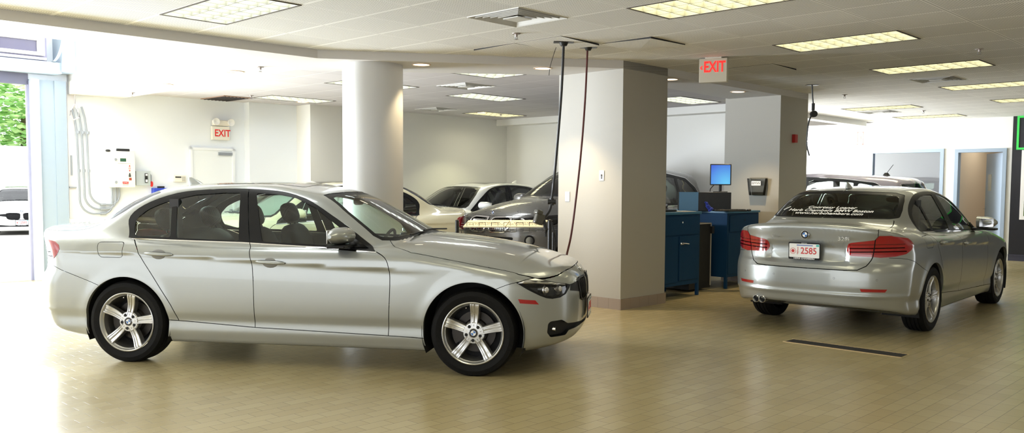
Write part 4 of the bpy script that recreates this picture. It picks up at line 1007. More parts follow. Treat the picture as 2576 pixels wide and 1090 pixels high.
vent(-6.0496+TS, 4.4498+TS, TS, 'large square louvred vent in the perforated ceiling above the round column')
vent(-6.0496+3*TS, 4.4498+12.1*TS, TS*.9, 'small louvred vent between two warm ceiling lamps at the right')
vent(-9.45, 8.20, TS, 'square vent in the rear bay between two cool lamps')
vent(-6.70, 16.2, TS, 'square vent next to the pale lamps near the far right wall')
vent(-12.6, 10.4, TS, 'square vent in the farthest corner of the rear bay ceiling')
# louvred transfer grille at the left of the rear bay
t = empty('return_air_grille', st(-13.3, 7.05, ZC), ROT); tag(t, 'brown rectangular return air grille in the rear bay ceiling by the left wall', 'air grille')
mb = MB(); mb.box(-.5, .3, -.25, .25, -.012, .01); mb.build('grille_frame', mat('brown_grille', (.30, .20, .15), .6), t, smooth=False)
mb = MB()
for k in range(7): mb.box(-.46, .26, -.21+k*.065, -.19+k*.065, -.02, -.012)
mb.build('grille_slat', M_DARK, t, smooth=False)
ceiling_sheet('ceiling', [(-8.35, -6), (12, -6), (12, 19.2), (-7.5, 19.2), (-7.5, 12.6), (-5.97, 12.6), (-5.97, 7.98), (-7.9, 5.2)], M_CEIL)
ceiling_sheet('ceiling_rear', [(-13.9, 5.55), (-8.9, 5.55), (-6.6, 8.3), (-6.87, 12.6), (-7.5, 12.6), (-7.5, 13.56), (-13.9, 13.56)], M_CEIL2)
def downlight(s, t_, label, power=60, cone=1.5, z=ZS, col=(1, .78, .45)):
    t = empty('downlight', st(s, t_, z), 0); tag(t, label, 'downlight', 'round downlights in the soffit')
    mb = MB(); mb.lathe([(.108, 0), (.108, -.006), (.092, -.008), (.090, 0), (.08, .0)], 32); mb.build('trim_ring', mat('warm_trim', (.72, .55, .42), .4), t)
    mb = MB(); mb.lathe([(.090, -.002), (0, -.002)], 28); mb.build('lamp_disc', mat('downlight_glow', (1, 1, 1), .5, emis=(1, .93, .72), estr=2.2), t)
    if power:
        L = bpy.data.lights.new('spot', 'SPOT'); L.energy = power; L.color = col; L.spot_size = cone; L.spot_blend = .5; L.shadow_soft_size = .06
        o = bpy.data.objects.new('downlight_beam', L); C.objects.link(o); o.parent = t; o.location = (0, 0, -.02)
    return t
downlight(-7.43, 6.23, 'round warm downlight just right of the round column', 45)
downlight(-6.63, 7.35, 'round warm downlight left of the front square pillar, crossed by a thin wire', 120)
downlight(-6.12, 9.15, 'round warm downlight peeking out right of the front square pillar', 30)
downlight(-6.20, 10.95, 'round warm downlight under the hanging exit sign', 90)
downlight(-9.55, 5.14, 'faint round downlight in the white soffit left of the round column', 0)
downlight(-11.48, 5.16, 'faint round downlight farthest left in the white soffit', 0)
# tiles that have slipped out of the grid near the hoses
for (i_, j_, e, lb) in ((0, 3, (0, .0, .018, .010), 'sagging perforated ceiling tile just left of the black hose bracket'), (-1, 3, (.012, 0, .0, .016), 'slipped ceiling tile at the beam left of the sagging tile by the hoses'), (1, 4, (.0, .014, .006, .018), 'sagging ceiling tile between the red hose bracket and the front pillar'), (3, 6, (0, .0, .014, .004), 'slightly lowered ceiling tile just beyond the hanging exit sign')):
    a0, b0 = -6.0496+i_*TS+.01, 4.4498+j_*TS+.01; w_ = TS-.02; mb = MB()
    if i_ == 3: a0 = -6.0496+1*TS+.01; b0 = 4.4498+8*TS
    P4 = [(a0, b0), (a0+w_, b0), (a0+w_, b0+w_), (a0, b0+w_)]
    mb.add([(x, y, ZC-.003-d) for (x, y), d in zip(P4, e)]+[(x, y, ZC+.012-d) for (x, y), d in zip(P4, e)], [(3, 2, 1, 0), (4, 5, 6, 7), (0, 1, 5, 4), (1, 2, 6, 5), (2, 3, 7, 6), (3, 0, 4, 7)])
    mb.m = [0, 1, 1, 1, 1, 1]; o = mb.build('ceiling_tile', [M_CEIL, M_DARK], smooth=False); o.rotation_euler = (0, 0, ROT); tag(o, lb, 'ceiling tile', 'slipped ceiling tiles')  # tile sides coloured dark to read as shaded gaps
# wash lights on the rear walls
downlight(-12.2, 11.75, 'round downlight washing the far rear wall left of the corner', 55, 1.9, ZC, (1, .97, .60))
downlight(-13.0, 8.25, 'round downlight washing the wall beside the left return grille', 8, 1.5, ZC, (1, .95, .62))
def sprinkler(s, t_, z, label):
    t = empty('fire_sprinkler', st(s, t_, z), ROT); tag(t, label, 'sprinkler', 'ceiling sprinkler heads')
    mb = MB(); mb.lathe([(.04, 0), (.038, -.006), (.015, -.008), (.012, -.03), (0, -.03)], 16); mb.lathe([(.018, -.055), (.022, -.057), (0, -.058)], 12); mb.build('head', mat('sprinkler_metal', (.35, .30, .28), .4, .6), t)
    mb = MB(); mb.tube([(.012, 0, -.03), (.018, 0, -.042), (.004, 0, -.055)], .003, 6); mb.tube([(-.012, 0, -.03), (-.018, 0, -.042), (-.004, 0, -.055)], .003, 6); mb.build('yoke', M_METAL, t)
for a in [(-5.67, 5.91, ZC, 'sprinkler head below the large square vent'), (-2.78, 9.75, ZC, 'sprinkler head alone in the ceiling at the upper right'), (-5.61, 13.12, ZC, 'sprinkler head right of the hanging cable behind the exit sign'), (-5.67, 16.71, ZC, 'farthest sprinkler head near the far right wall'), (-8.95, 5.13, ZS, 'sprinkler head in the white soffit left of the round column'), (-12.86, 5.29, ZS, 'small sprinkler head far left in the white soffit'), (-12.68, 7.10, ZC, 'sprinkler head beside the brown return grille'), (-12.15, 12.23, ZC, 'sprinkler head by the deepest corner of the rear bay')]: sprinkler(*a)

# ---------------------------------------------------------------- exit signs
def on(mb_or, name, m, parent, **k): return mb_or.build(name, m, parent, **k)
XM = lambda s, t_, z: face_M(st(s, t_, z), BX)          # on a wall facing +s (x runs along +t)
TM = lambda s, t_, z: face_M(st(s, t_, z), AX)          # on a wall facing -t (x runs along +s)
ex = empty('exit_sign', st(-5.14, 8.42, ZC)+Vector((.062, 0, 0))); tag(ex, 'lit red EXIT sign with a left arrow hanging from the perforated ceiling', 'exit sign', 'exit signs')
ex.rotation_euler = (0, 0, -.42)
mb = MB(); mb.box(-.09, .09, -.04, .04, -.018, 0); mb.build('canopy_mount', M_CASE, ex, bevel=.004)
mb = MB(); mb.box(-.152, .152, -.045, .045, -.275, -.016); mb.build('sign_case', mat('sign_case', (.62, .58, .48), .5), ex, bevel=.004)
fM = face_M((0.0, -.0465, 0), (1, 0, 0))
text('EXIT', .165, fM@Matrix.Translation((.016, -.112, 0)), M_EXITRED, 'exit_letters', ex, sx=.70, bold=.004)
mb = MB(); mb.prism([(-.143, -.114), (-.125, -.094), (-.110, -.094), (-.128, -.114), (-.110, -.134), (-.125, -.134)], -.001, .001, fM); mb.build('arrow', M_EXITRED, ex)
e2 = empty('exit_sign', st(-13.88, 7.16, 2.31), ROT); tag(e2, 'EXIT sign with twin emergency lamp heads over the left wall door', 'exit sign', 'exit signs')
fx = face_M((.062, 0, 0), (0, 1, 0))
mb = MB(); mb.box(0, .06, -.15, .17, -.13, .10); mb.build('sign_case', M_CASE, e2, bevel=.006)
text('EXIT', .165, fx@Matrix.Translation((.035, -.02, 0)), M_REDP, 'exit_letters', e2, sx=.85, bold=.003)
mb = MB(); mb.box(0, .10, -.13, .15, .11, .20); mb.build('battery_case', M_CASE, e2, bevel=.01)
for y in (-.12, .15):
    mb = MB(); mb.lathe([(0, 0), (.05, .005), (.062, .06), (.058, .065), (0, .05)], 20, Matrix.Translation((.10, y, .17))@Matrix.Rotation(PI/2, 4, 'Y')); mb.build('lamp_head', M_ENAMEL, e2)
# ---------------------------------------------------------------- left wall: door, boxes, conduits
mb = MB(); mb.box(-.0, .05, -.40, -.36, 0, 2.04); mb.box(-.0, .05, .36, .40, 0, 2.04); mb.box(-.0, .05, -.40, .40, 2.0, 2.04)
d2 = mb.build('door_2', mat('white_door', (.84, .87, .92), .4), smooth=False); d2['kind'] = 'structure'; d2.location = st(-13.89, 7.03, 0); d2.rotation_euler = (0, 0, ROT)
mb = MB(); mb.box(.0, .03, -.36, .36, 0, 2.0); mb.build('leaf', mat('white_door_gloss', (.84, .88, .92), .15), d2, smooth=False)
mb = MB(); mb.box(.03, .06, .10, .34, 1.92, 1.97); mb.cyl((.05, .3, .98), (.11, .3, .98), .02, 10); mb.build('door_closer', M_METAL, d2)
def wallbox(name, t0, t1, z0, z1, d, m, label, cat, s=-13.9):
    t = empty(name, st(s, (t0+t1)/2, (z0+z1)/2), ROT); tag(t, label, cat); hw, hh = (t1-t0)/2, (z1-z0)/2
    mb = MB(); mb.box(0, d, -hw, hw, -hh, hh); mb.build('case', m, t, bevel=.006); return t, hw, hh
t, hw, hh = wallbox('door_controller', 5.32, 5.66, 1.37, 1.93, .20, M_CASE, 'tall off-white door operator cabinet with control symbols on the left wall', 'control box')
F = face_M((.201, 0, 0), (0, 1, 0))
def sub(mbf, name, m, tt): mb = MB(); mbf(mb); return mb.build(name, m, tt)
sub(lambda b: b.box(.20, .203, -.06, .03, .12, .17), 'display', mat('green_display', (.03, .10, .06), .3), t)
for y, z in ((-.13, .15), (-.13, -.20)): sub(lambda b: b.cyl((.2, y, z), (.212, y, z), .02, 16), 'lock', M_METAL, t)
mb = MB(); mb.prism([(.07, .045), (.095, .045), (.0825, .07)], 0, .002, F); mb.prism([(.07, -.01), (.0825, -.035), (.095, -.01)], 0, .002, F); mb.lathe([(.014, 0), (.014, .002), (.010, .002), (.010, 0)], 16, F@Matrix.Translation((.0825, .018, 0))); mb.build('button_symbol', M_REDP, t)
mb = MB(); mb.prism([(.065, -.085), (.10, -.085), (.0825, -.05)], 0, .002, F); mb.prism([(.065, -.115), (.10, -.115), (.10, -.09), (.065, -.09)], 0, .002, F); mb.build('button_symbol', M_BLACK, t)
mb = MB(); mb.prism([(.07, -.17), (.11, -.17), (.11, -.13), (.07, -.13)], 0, .002, F); mb.build('warning_sticker', mat('rust_sticker', (.35, .06, .03), .5), t)
mb = MB(); mb.prism([(-.03, -.225), (.06, -.225), (.06, -.19), (-.03, -.19)], 0, .002, F); mb.build('maker_plate', M_REDP, t)
text('AMC', .026, F@Matrix.Translation((.015, -.207, .0025)), M_ENAMEL, 'maker_text', t, sx=1.4)
mb = MB(); mb.prism([(-.03, -.245), (.06, -.245), (.06, -.235), (-.03, -.235)], 0, .002, F); mb.prism([(-.10, .088), (.10, .088), (.10, .094), (-.10, .094)], 0, .002, F); mb.build('print_line', mat('print_grey', (.45, .42, .42), .6), t)
mb = MB(); mb.cyl((.10, -.07, hh+.02), (.10, .12, hh+.02), .024, 14); mb.build('black_strobe', M_BLACK, t)
mb = MB(); blob(mb, (.12, -.21, hh+.005), (.03, .035, .02)); mb.build('cable_gland', M_BLACK, t)
t, hw, hh = wallbox('disconnect_switch', 5.70, 5.93, 1.40, 1.63, .13, mat('switch_grey', (.48, .53, .56), .45), 'grey safety disconnect switch with a red lever beside the door operator cabinet', 'switch box')
sub(lambda b: b.box(.13, .15, .02, .06, -.07, .08), 'switch_slot', M_BLACK, t); sub(lambda b: b.box(.15, .155, .025, .055, -.06, -.02), 'on_plate', M_ENAMEL, t); sub(lambda b: b.box(.15, .155, .025, .055, .04, .07), 'off_plate', M_ENAMEL, t)
mb = MB(); mb.tube([(.08, hw, .08), (.08, hw+.03, .05), (.08, hw+.03, -.06)], .008, 8); mb.build('lever_arm', M_METAL, t); mb = MB(); blob(mb, (.08, hw+.035, -.09), (.02, .022, .045)); mb.build('lever_grip', M_REDP, t)
t, hw, hh = wallbox('time_clock', 5.99, 6.23, 1.10, 1.36, .10, mat('clock_blue', (.03, .07, .55), .4), 'blue keypad time clock partly hidden behind the nearest sedan roof', 'time clock')
sub(lambda b: b.box(.10, .105, -.06, .07, .03, .09), 'clock_display', M_BLACK, t)
mb = MB()
for i in range(6):
    for j in range(3): mb.box(.10, .106, -.08+i*.03, -.065+i*.03, -.04-j*.03, -.025-j*.03)
mb.build('clock_keys', mat('pale_keys', (.5, .55, .75), .5), t); sub(lambda b: b.box(.02, .09, -.03, .06, hh, hh+.03), 'card_slot', M_BLACK, t)
t, hw, hh = wallbox('alarm_keypad', 6.36, 6.56, 1.46, 1.57, .04, M_CASE, 'small off-white alarm keypad between the blue clock and the door', 'keypad')
sub(lambda b: b.box(.04, .043, -.085, .015, .015, .035), 'keypad_display', M_BLACK, t)
mb = MB()
for i in range(3):
    for j in range(4): mb.box(.04, .044, .03+i*.02, .044+i*.02, -.04+j*.02, -.026+j*.02)
mb.build('keypad_keys', mat('grey_keys', (.45, .44, .40), .5), t)
# three conduits sweeping down and under
for k in range(3):
    o_ = k*.075; mb = MB()
    pts = [(-13.86, 4.80+o_*.9, 2.55+.02*k), (-13.86, 4.83+o_, 2.42), (-13.86, 4.86+o_*.95, 2.2), (-13.86, 4.88+o_*.95, 1.35)]
    ang = [math.radians(a) for a in range(180, 271, 12)]; R_ = .22-.0*k; cx_, cz_ = 4.88+o_*.95+R_, 1.30-.0+(k-2)*-.0+.02-(2-k)*.07
    pts += [(-13.86, cx_+R_*math.cos(a), cz_+R_*math.sin(a)) for a in ang]
    zb = cz_-R_; ex_ = 5.36+k*.055; R2 = .15+(k)*.0; c2x = ex_-R2
    pts += [(-13.86, c2x+R2*math.cos(a), zb+R2+R2*math.sin(a)) for a in [math.radians(q) for q in range(270, 361, 12)]]+[(-13.86, ex_, 1.38)]
    mb.tube([(x, y, z) for x, y, z in pts], .014, 10)
    o = mb.build('conduit_pipe', M_METAL); o.rotation_euler = (0, 0, ROT)
    mb = MB()
    for z in (2.2, 1.62): mb.cyl((-13.86, 4.88+o_*.95, z-.02), (-13.86, 4.88+o_*.95, z+.02), .02, 12)
    mb.cyl((-13.86, 5.18, zb), (-13.86, 5.26, zb), .022, 12); mb.build('coupling', M_METAL, o)
    tag(o, ['galvanised conduit on the left wall, outermost and lowest of the three', 'galvanised conduit on the left wall, middle of the three', 'galvanised conduit on the left wall, innermost and highest of the three'][k], 'conduit', 'conduits on the left wall')
mb = MB(); mb.tube([(-13.84, 4.80, 3.08), (-13.80, 4.83, 2.8), (-13.80, 4.82, 2.62), (-13.80, 4.76, 2.52), (-13.78, 4.74, 2.44), (-13.8, 4.80, 2.38), (-13.8, 4.88, 2.42), (-13.8, 4.87, 2.52), (-13.82, 4.82, 2.6)], .010, 8); mb.tube([(-13.84, 4.78, 3.08), (-13.80, 4.80, 2.85), (-13.80, 4.84, 2.66), (-13.80, 4.86, 2.5)], .007, 8)
o = mb.build('cable_loop', mat('pale_cable', (.60, .58, .62), .5)); o.rotation_euler = (0, 0, ROT); tag(o, 'loop of pale cable hanging between the door hood and the conduits', 'cable')
for t0, z0, lb in ((5.03, 3.40, 'white wall air register high on the bay wall next to the door hood'),):
    t = empty('wall_register', st(-13.9, t0, z0), ROT); tag(t, lb, 'air register'); mb = MB(); mb.box(0, .015, -.09, .09, -.14, .14); mb.build('register_frame', mat('register_grey', (.30, .29, .36), .5), t); mb = MB()
    for k in range(7): mb.box(.015, .02, -.07+k*.022, -.06+k*.022, -.11, .11)
    mb.build('register_slat', M_METAL, t)
# ---------------------------------------------------------------- vehicle door: hood, jamb, track
dr = empty('rolling_door', st(-13.9, 4.24, 0), ROT); tag(dr, 'pale blue steel rolling door hood, header and side jamb at the left opening', 'rolling door')
mb = MB(); mb.box(0, .12, -.02, .09, 0, 2.94); mb.build('door_track', mat('track_steel', (.62, .72, .84), .35), dr, smooth=False)
mb = MB(); mb.box(0, .08, .09, .30, 0, 2.94); mb.box(.0, .10, .30, .46, 0, 2.94); mb.build('side_jamb', M_STEEL, dr, smooth=False)
mb = MB(); mb.box(-.02, .03, -.05, -.02, 0, 2.92); mb.build('weather_strip', mat('strip_grey', (.25, .25, .36), .5), dr, smooth=False)
mb = MB(); mb.box(.0, .34, -4.4, .33, 3.02, 3.18); mb.build('door_header', M_STEEL, dr, smooth=False, bevel=.004)
mb = MB(); mb.box(.0, .40, .32, .60, 3.05, 3.75); mb.build('end_bracket', M_STEEL, dr, smooth=False, bevel=.004)
mb = MB(); mb.box(.26, .30, -4.3, .12, 3.26, 3.31); mb.box(.26, .30, -4.3, .12, 3.47, 3.52); mb.box(.26, .30, .02, .12, 3.31, 3.47); mb.box(.26, .30, -4.3, .15, 3.535, 3.56); mb.box(.26, .30, -4.3, .14, 3.20, 3.235); mb.box(.26, .30, -2.2, -2.1, 3.31, 3.47); mb.build('door_section', mat('section_white', (.62, .62, .64), .4), dr, smooth=False)
mb = MB(); mb.box(.262, .272, -4.3, .02, 3.31, 3.47); mb.build('section_window', mat('section_glass', (.08, .075, .14), .15), dr, smooth=False)
mb = MB(); mb.box(.20, .25, -4.3, .16, 3.14, 3.62); mb.build('door_shaft_cover', mat('cover_lilac', (.24, .23, .34), .5), dr, smooth=False)
mb = MB(); mb.grid([[Vector((x, .20+q, z)) for x, z in [(.30+.5*math.sin(a), 3.18+.5*(1-math.cos(a))) for a in [PI/2*i/8 for i in range(9)]]] for q in (0, .04)]); mb.build('curved_guide', M_STEEL, dr, solid=.006)
mb = MB(); mb.box(-.05, .03, -4.3, -.03, 2.86, 3.02); mb.build('bottom_bar', mat('dark_bar', (.10, .10, .16), .4), dr, smooth=False)
mb = MB(); mb.box(.0, .012, .50, .60, .9, 2.95); mb.build('backing_strip', mat('white_block', (.72, .70, .72), .7), dr, smooth=False)
mb = MB(); mb.box(.012, .03, .53, .55, 1.55, 1.85); mb.box(.012, .04, .50, .60, 1.36, 1.375); mb.build('limit_switch', M_METAL, dr, smooth=False)
tr_ = empty('ceiling_transom', st(-13.9, 2.4, 3.35), ROT)
bpy.data.objects.remove(tr_)
# ---------------------------------------------------------------- hoses, wires, devices
def hang(name, pts, r, m, label, cat, kids=()):
    mb = MB(); mb.tube(pts, r, 10); o = mb.build(name, m); tag(o, label, cat); return o
def smooth_path(P, k=6):
    P = [Vector(p) for p in P]; o = []
    for i in range(len(P)-1):
        a, b, c, d = P[max(i-1, 0)], P[i], P[i+1], P[min(i+2, len(P)-1)]
        for q in range(k):
            t = q/k; o.append(.5*((2*b)+(c-a)*t+(2*a-5*b+4*c-d)*t*t+(3*b-a-3*c+d)*t**3))
    return o+[P[-1]]
def px(x, y, Y):
    """point at depth Y in front of the viewpoint seen at photo position x, y"""
    ax_, ay_ = (x-1288)/F_PX, -(y-CY_PX)/F_PX; c, s_ = math.cos(ROLL), math.sin(ROLL)
    a, b = ax_*c+ay_*s_, -ax_*s_+ay_*c; cp, sp = math.cos(PITCH), math.sin(PITCH)
    d = Vector((a, cp-b*sp, sp+b*cp)); return d*(Y/d.y)+Vector((0, 0, CAM_H))
h1 = hang('air_hose', smooth_path([px(1418, 106, 8.62), px(1413, 220, 8.62), px(1404, 340, 8.62), px(1394, 450, 8.62), px(1388, 500, 8.60), px(1383, 528, 8.58), px(1372, 545, 8.55), px(1360, 552, 8.5)]), .0135, M_BLACK, 'thick black hose hanging from the ceiling left of the front square pillar', 'hose')
mb = MB(); c = px(1388, 508, 8.6); mb.cyl(c-Vector((.04, 0, .0)), c+Vector((.04, 0, .0)), .026, 16); mb.cyl(c-Vector((0, 0, .035)), c+Vector((0, 0, .035)), .022, 16); mb.build('hose_stop_ball', M_BLACK, h1)
mb = MB(); c = px(1418, 106, 8.62); mb.box(c.x-.10, c.x+.10, c.y-.05, c.y+.05, c.z-.006, c.z+.02); mb.cyl(c-Vector((0, 0, .04)), c, .03, 12, .05); mb.build('ceiling_bracket', M_BLACK, h1, bevel=.004)
c = px(1362, 552, 8.5); mb = MB(); Mg = Matrix.Translation(c)@Matrix.Rotation(.5, 4, 'Z')@Matrix.Rotation(.35, 4, 'Y'); mb.box(-.075, .02, -.03, .03, -.06, .05, Mg); mb.box(-.09, -.02, -.04, .04, .03, .075, Mg); mb.build('reader_head', mat('reader_body', (.10, .095, .08), .3, .3), h1, bevel=.012)
mb = MB(); mb.tube([c+Vector((.02, 0, -.01)), c+Vector((.05, 0, -.10)), c+Vector((.045, 0, -.17))], .02, 8); mb.build('reader_grip', M_BLACK, h1)
h2 = hang('air_hose', smooth_path([px(1478, 120, 9.0), px(1472, 250, 9.0), px(1462, 380, 9.0), px(1449, 500, 8.95), px(1437, 590, 8.9), px(1426, 640, 8.85), px(1415, 690, 8.8), px(1408, 740, 8.75)]), .0105, M_DKRED, 'thinner dark red hose hanging in front of the front square pillar', 'hose')
mb = MB(); c = px(1480, 119, 9.0); mb.box(c.x-.09, c.x+.09, c.y-.05, c.y+.05, c.z-.006, c.z+.02); mb.cyl(c-Vector((0, 0, .035)), c, .025, 12, .045); mb.build('ceiling_bracket', M_BLACK, h2, bevel=.004)
hang('hanging_wire', smooth_path([px(1399, 119, 8.75), px(1392, 140, 8.75), px(1384, 168, 8.75), px(1381, 190, 8.75)]), .003, M_BLACK, 'short thin wire dangling from a sagging tile beside the black hose', 'wire')
h3 = hang('hanging_cable', smooth_path([px(2043, 214, 12.1), px(2044, 245, 12.1), px(2046, 268, 12.1), px(2043, 285, 12.1), px(2034, 310, 12.1), px(2030, 345, 12.1), px(2030, 368, 12.1), px(2036, 392, 12.1)]), .010, M_BLACK, 'black cable with round knob hanging from the ceiling beside the rear square pillar', 'cable')
mb = MB(); c = px(2047, 287, 12.1); mb.cyl(c-Vector((.0, .03, 0)), c+Vector((0, .03, 0)), .045, 20); mb.build('cable_reel_knob', M_BLACK, h3)
mb = MB(); c = px(2043, 214, 12.1); mb.box(c.x-.08, c.x+.08, c.y-.05, c.y+.05, c.z-.004, c.z+.02); c = px(2046, 260, 12.1); mb.cyl(c-Vector((0, 0, .10)), c, .022, 10); mb.build('cable_bracket', M_BLACK, h3)
# wall bits
def smallbox(name, M, w, h, d, m, label, cat, group=None, fn=None):
    o = MB(); o.prism([(-w/2, -h/2), (w/2, -h/2), (w/2, h/2), (-w/2, h/2)], 0, d, M); b = o.build(name, m, bevel=.002); tag(b, label, cat, group)
    if fn: fn(b, M)
    return b
def swk(b, M):
    mb = MB(); mb.prism([(-.006, -.015), (.006, -.015), (.006, .015), (-.006, .015)], .006, .016, M); mb.lathe([(.010, .006), (.009, .012), (0, .013)], 12, M@Matrix.Translation((0, -.028, 0))); mb.build('toggle', M_BLACK, b)
smallbox('wall_switch', TM(-6.26, 7.98, 1.55), .072, .118, .007, M_ENAMEL, 'white key switch plate on the left face of the front square pillar', 'switch', fn=swk)
smallbox('fire_alarm', XM(-5.97, 12.19, 2.15), .085, .12, .05, mat('alarm_red', (.42, .015, .01), .4), 'small red fire alarm device on the rear square pillar', 'fire alarm')
smallbox('wall_outlet', TM(-6.78, 7.98, 1.30), .072, .118, .006, mat('grey_outlet', (.6, .6, .62), .4), 'grey outlet plate low on the front square pillar behind the red hose', 'outlet')
mb = MB(); M = TM(-7.83, TW, 2.52); 
for a, b, c_, d in ((-.07, .07, .13, .15), (-.07, .07, -.15, -.11), (-.07, -.055, -.15, .15), (.055, .07, -.15, .15)): mb.prism([(a, c_), (b, c_), (b, d), (a, d)], 0, .004, M)
mb.prism([(-.02, -.07), (.02, -.07), (.02, .06), (-.02, .06)], 0, .004, M); o = mb.build('extinguisher_sign', mat('pale_red', (.75, .25, .22), .6)); tag(o, 'faint red outlined fire extinguisher sign on the far white wall', 'sign')  # sign drawn in an even pale red
# brochure holder
bh = empty('brochure_holder', st(-6.29, 11.76, 1.43)); bh.rotation_euler = (0, 0, ROT); tag(bh, 'smoky clear brochure pocket holding a leaflet on the rear square pillar', 'brochure holder')
G_SMOKE = glass_mat('smoked_plastic', (.90, .89, .86), .35)
mb = MB(); mb.prism([(-.11, -.12), (.11, -.12), (.145, .125), (.075, .125), (.055, .095), (-.055, .095), (-.075, .125), (-.145, .125)], .065, .069, face_M((0, 0, 0), (1, 0, 0))); mb.prism([(-.11, -.12), (.11, -.12), (.145, .14), (-.145, .14)], 0, .004, face_M((0, 0, 0), (1, 0, 0))); mb.prism([(-.11, -.124), (.11, -.124), (.11, -.12), (-.11, -.12)], 0, .069, face_M((0, 0, 0), (1, 0, 0)))
for s_ in (-1, 1): mb.prism([(s_*.11, -.12), (s_*.114, -.12), (s_*.149, .125), (s_*.145, .125)], 0, .069, face_M((0, 0, 0), (1, 0, 0)))
mb.build('pocket', G_SMOKE, bh, smooth=False)
mb = MB(); mb.prism([(-.075, .02), (.075, .02), (.075, .085), (-.075, .085)], .0725, .0735, face_M((0, 0, 0), (1, 0, 0))); mb.build('name_strip', M_ENAMEL, bh, smooth=False)
text('BMW', .052, face_M((0.0, -.0745, .052), (1, 0, 0)), mat('ink_grey', (.12, .12, .12), .6), 'strip_text', bh, sx=1.1)
# floor drain
dn = empty('floor_drain', st(-3.16, 7.52, 0), ROT); tag(dn, 'long narrow dark slot drain in the tiled floor before the parked loaner sedan', 'drain')
mb = MB(); mb.box(-.515, .515, -.085, .085, -.0, .0025); mb.build('drain_slot', M_DARK, dn, smooth=False)
mb = MB(); mb.box(-.53, .53, -.10, -.085, 0, .004); mb.box(-.53, .53, .085, .10, 0, .004); mb.build('drain_lip', mat('drain_rim', (.42, .30, .15), .5), dn, smooth=False)
mb = MB(); 
for k in range(30): mb.box(-.505+k*.034, -.495+k*.034, -.083, .083, .0025, .0035)
mb.build('drain_bar', mat('drain_bars', (.02, .015, .012), .7), dn, smooth=False)

# ---------------------------------------------------------------- shop desks
def desk(name, s, t0, t1, depth, h, label, first):
    """front face on the plane s, facing +s; opens towards the viewer"""
    d = empty(name, st(s, t0, 0), ROT); tag(d, label, 'shop desk', 'blue steel shop desks'); L = t1-t0
    mb = MB(); mb.box(-depth, 0, 0, L, .16, h-.03); mb.build('desk_case', M_BLUECAB, d, bevel=.003)
    mb = MB(); mb.prism([(-depth-.01, 0), (.02, 0), (.02, .03), (-depth-.01, .03)], -.01, L+.01, Matrix(((1, 0, 0, 0), (0, 0, 1, 0), (0, 1, 0, h-.03), (0, 0, 0, 1)))); mb.build('desk_top', mat('desk_top_blue', (.05, .18, .32), .35), d, bevel=.003)
    for x in (-depth+.02, -.02):
        for y in (.02, L-.02):
            mb = MB(); mb.box(x-.02, x+.02, y-.02, y+.02, 0, .17); mb.build('desk_leg', M_BLUECAB, d, bevel=.003)
    y0 = .06; dz0 = h-.29
    mb = MB(); mb.box(0, .012, y0, L-.04, dz0, h-.06); dd = mb.build('drawer', M_BLUECAB, d, bevel=.003)
    mb = MB(); mb.cyl((.012, L*.5, dz0+.16), (.028, L*.5, dz0+.16), .012, 12); mb.build('drawer_lock', M_CHROME, dd)
    mid = L*.45
    mb = MB(); mb.box(0, .012, mid, L-.05, .22, dz0-.02); dd = mb.build('cabinet_door', M_BLUECAB, d, bevel=.003)
    mb = MB(); mb.box(.012, .02, mid+.02, mid+.10, .68, .71); mb.tube([(.02, mid+.08, .70), (.045, mid+.09, .70), (.045, mid+.17, .69)], .007, 8); mb.cyl((.012, mid+.04, .70), (.03, mid+.04, .70), .013, 10); mb.build('door_latch', M_CHROME, dd)
    mb = MB(); mb.box(0, .008, .03, mid-.02, .20, dz0-.02); mb.build('side_panel', M_BLUECAB, d, bevel=.003)
    return d
desk('shop_desk', -6.11, 8.98, 9.88, .55, 1.10, 'blue steel shop desk closest to the front square pillar, papers on top', True)
desk('shop_desk', -6.20, 10.73, 11.62, 1.10, 1.087, 'blue steel shop desk carrying the monitor, beside the rear square pillar', False)
# riser box, monitor, keyboard
rp = px(1776, 517, 12.2); rb_ = empty('riser_box', (rp.x, rp.y+.13, 1.0875), -.1); tag(rb_, 'black and light blue open riser box on the monitor desk', 'riser box')
mb = MB(); mb.box(-.36, .36, -.13, .13, 0, .262); mb.build('riser_case', M_BLACK, rb_, bevel=.003)
mb = MB(); mb.box(-.363, -.095, -.136, -.130, 0, .264); mb.build('riser_side', M_LBLUE, rb_, smooth=False)
RISE = 1.351
def monitor(p, rz, w, h, label, lit=True, name='computer_monitor'):
    m = empty(name, p, rz); tag(m, label, 'monitor')
    mb = MB(); mb.box(-w/2, w/2, -.02, .02, .10, .10+h); mb.build('bezel', M_BLACK, m, bevel=.006)
    def scr(nt, b, tc):
        n = nt.nodes.new('ShaderNodeTexGradient'); n.gradient_type = 'SPHERICAL'; mp = nt.nodes.new('ShaderNodeMapping'); mp.inputs['Location'].default_value = (-.25, 0, -.40); mp.inputs['Scale'].default_value = (3.2, 3.2, 3.2)
        nt.links.new(tc.outputs['Object'], mp.inputs[0]); nt.links.new(mp.outputs[0], n.inputs[0]); r = nt.nodes.new('ShaderNodeValToRGB'); r.color_ramp.elements[0].color = (.004, .10, .75, 1); r.color_ramp.elements[1].color = (.10, .62, 1, 1); nt.links.new(n.outputs[0], r.inputs[0]); nt.links.new(r.outputs[0], b.inputs['Emission Color'])
    mb = MB(); mb.box(-w/2+.015, w/2-.015, -.0225, -.0205, .115, .085+h); mb.build('screen', mat('blue_screen', (.0, .0, .0), .2, emis=(0, .2, 1), estr=.62, fn=scr) if lit else M_BLACK, m)
    mb = MB(); mb.cyl((0, .02, .0), (0, .02, .2), .02, 12); mb.box(-.10, .10, -.06, .10, 0, .012); mb.build('stand', M_BLACK, m, bevel=.003)
    return m
mp_ = px(1812, 480, 12.3); monitor((mp_.x, mp_.y, RISE), -.22, .295, .30, 'flat monitor with a glowing blue screen on the riser box')
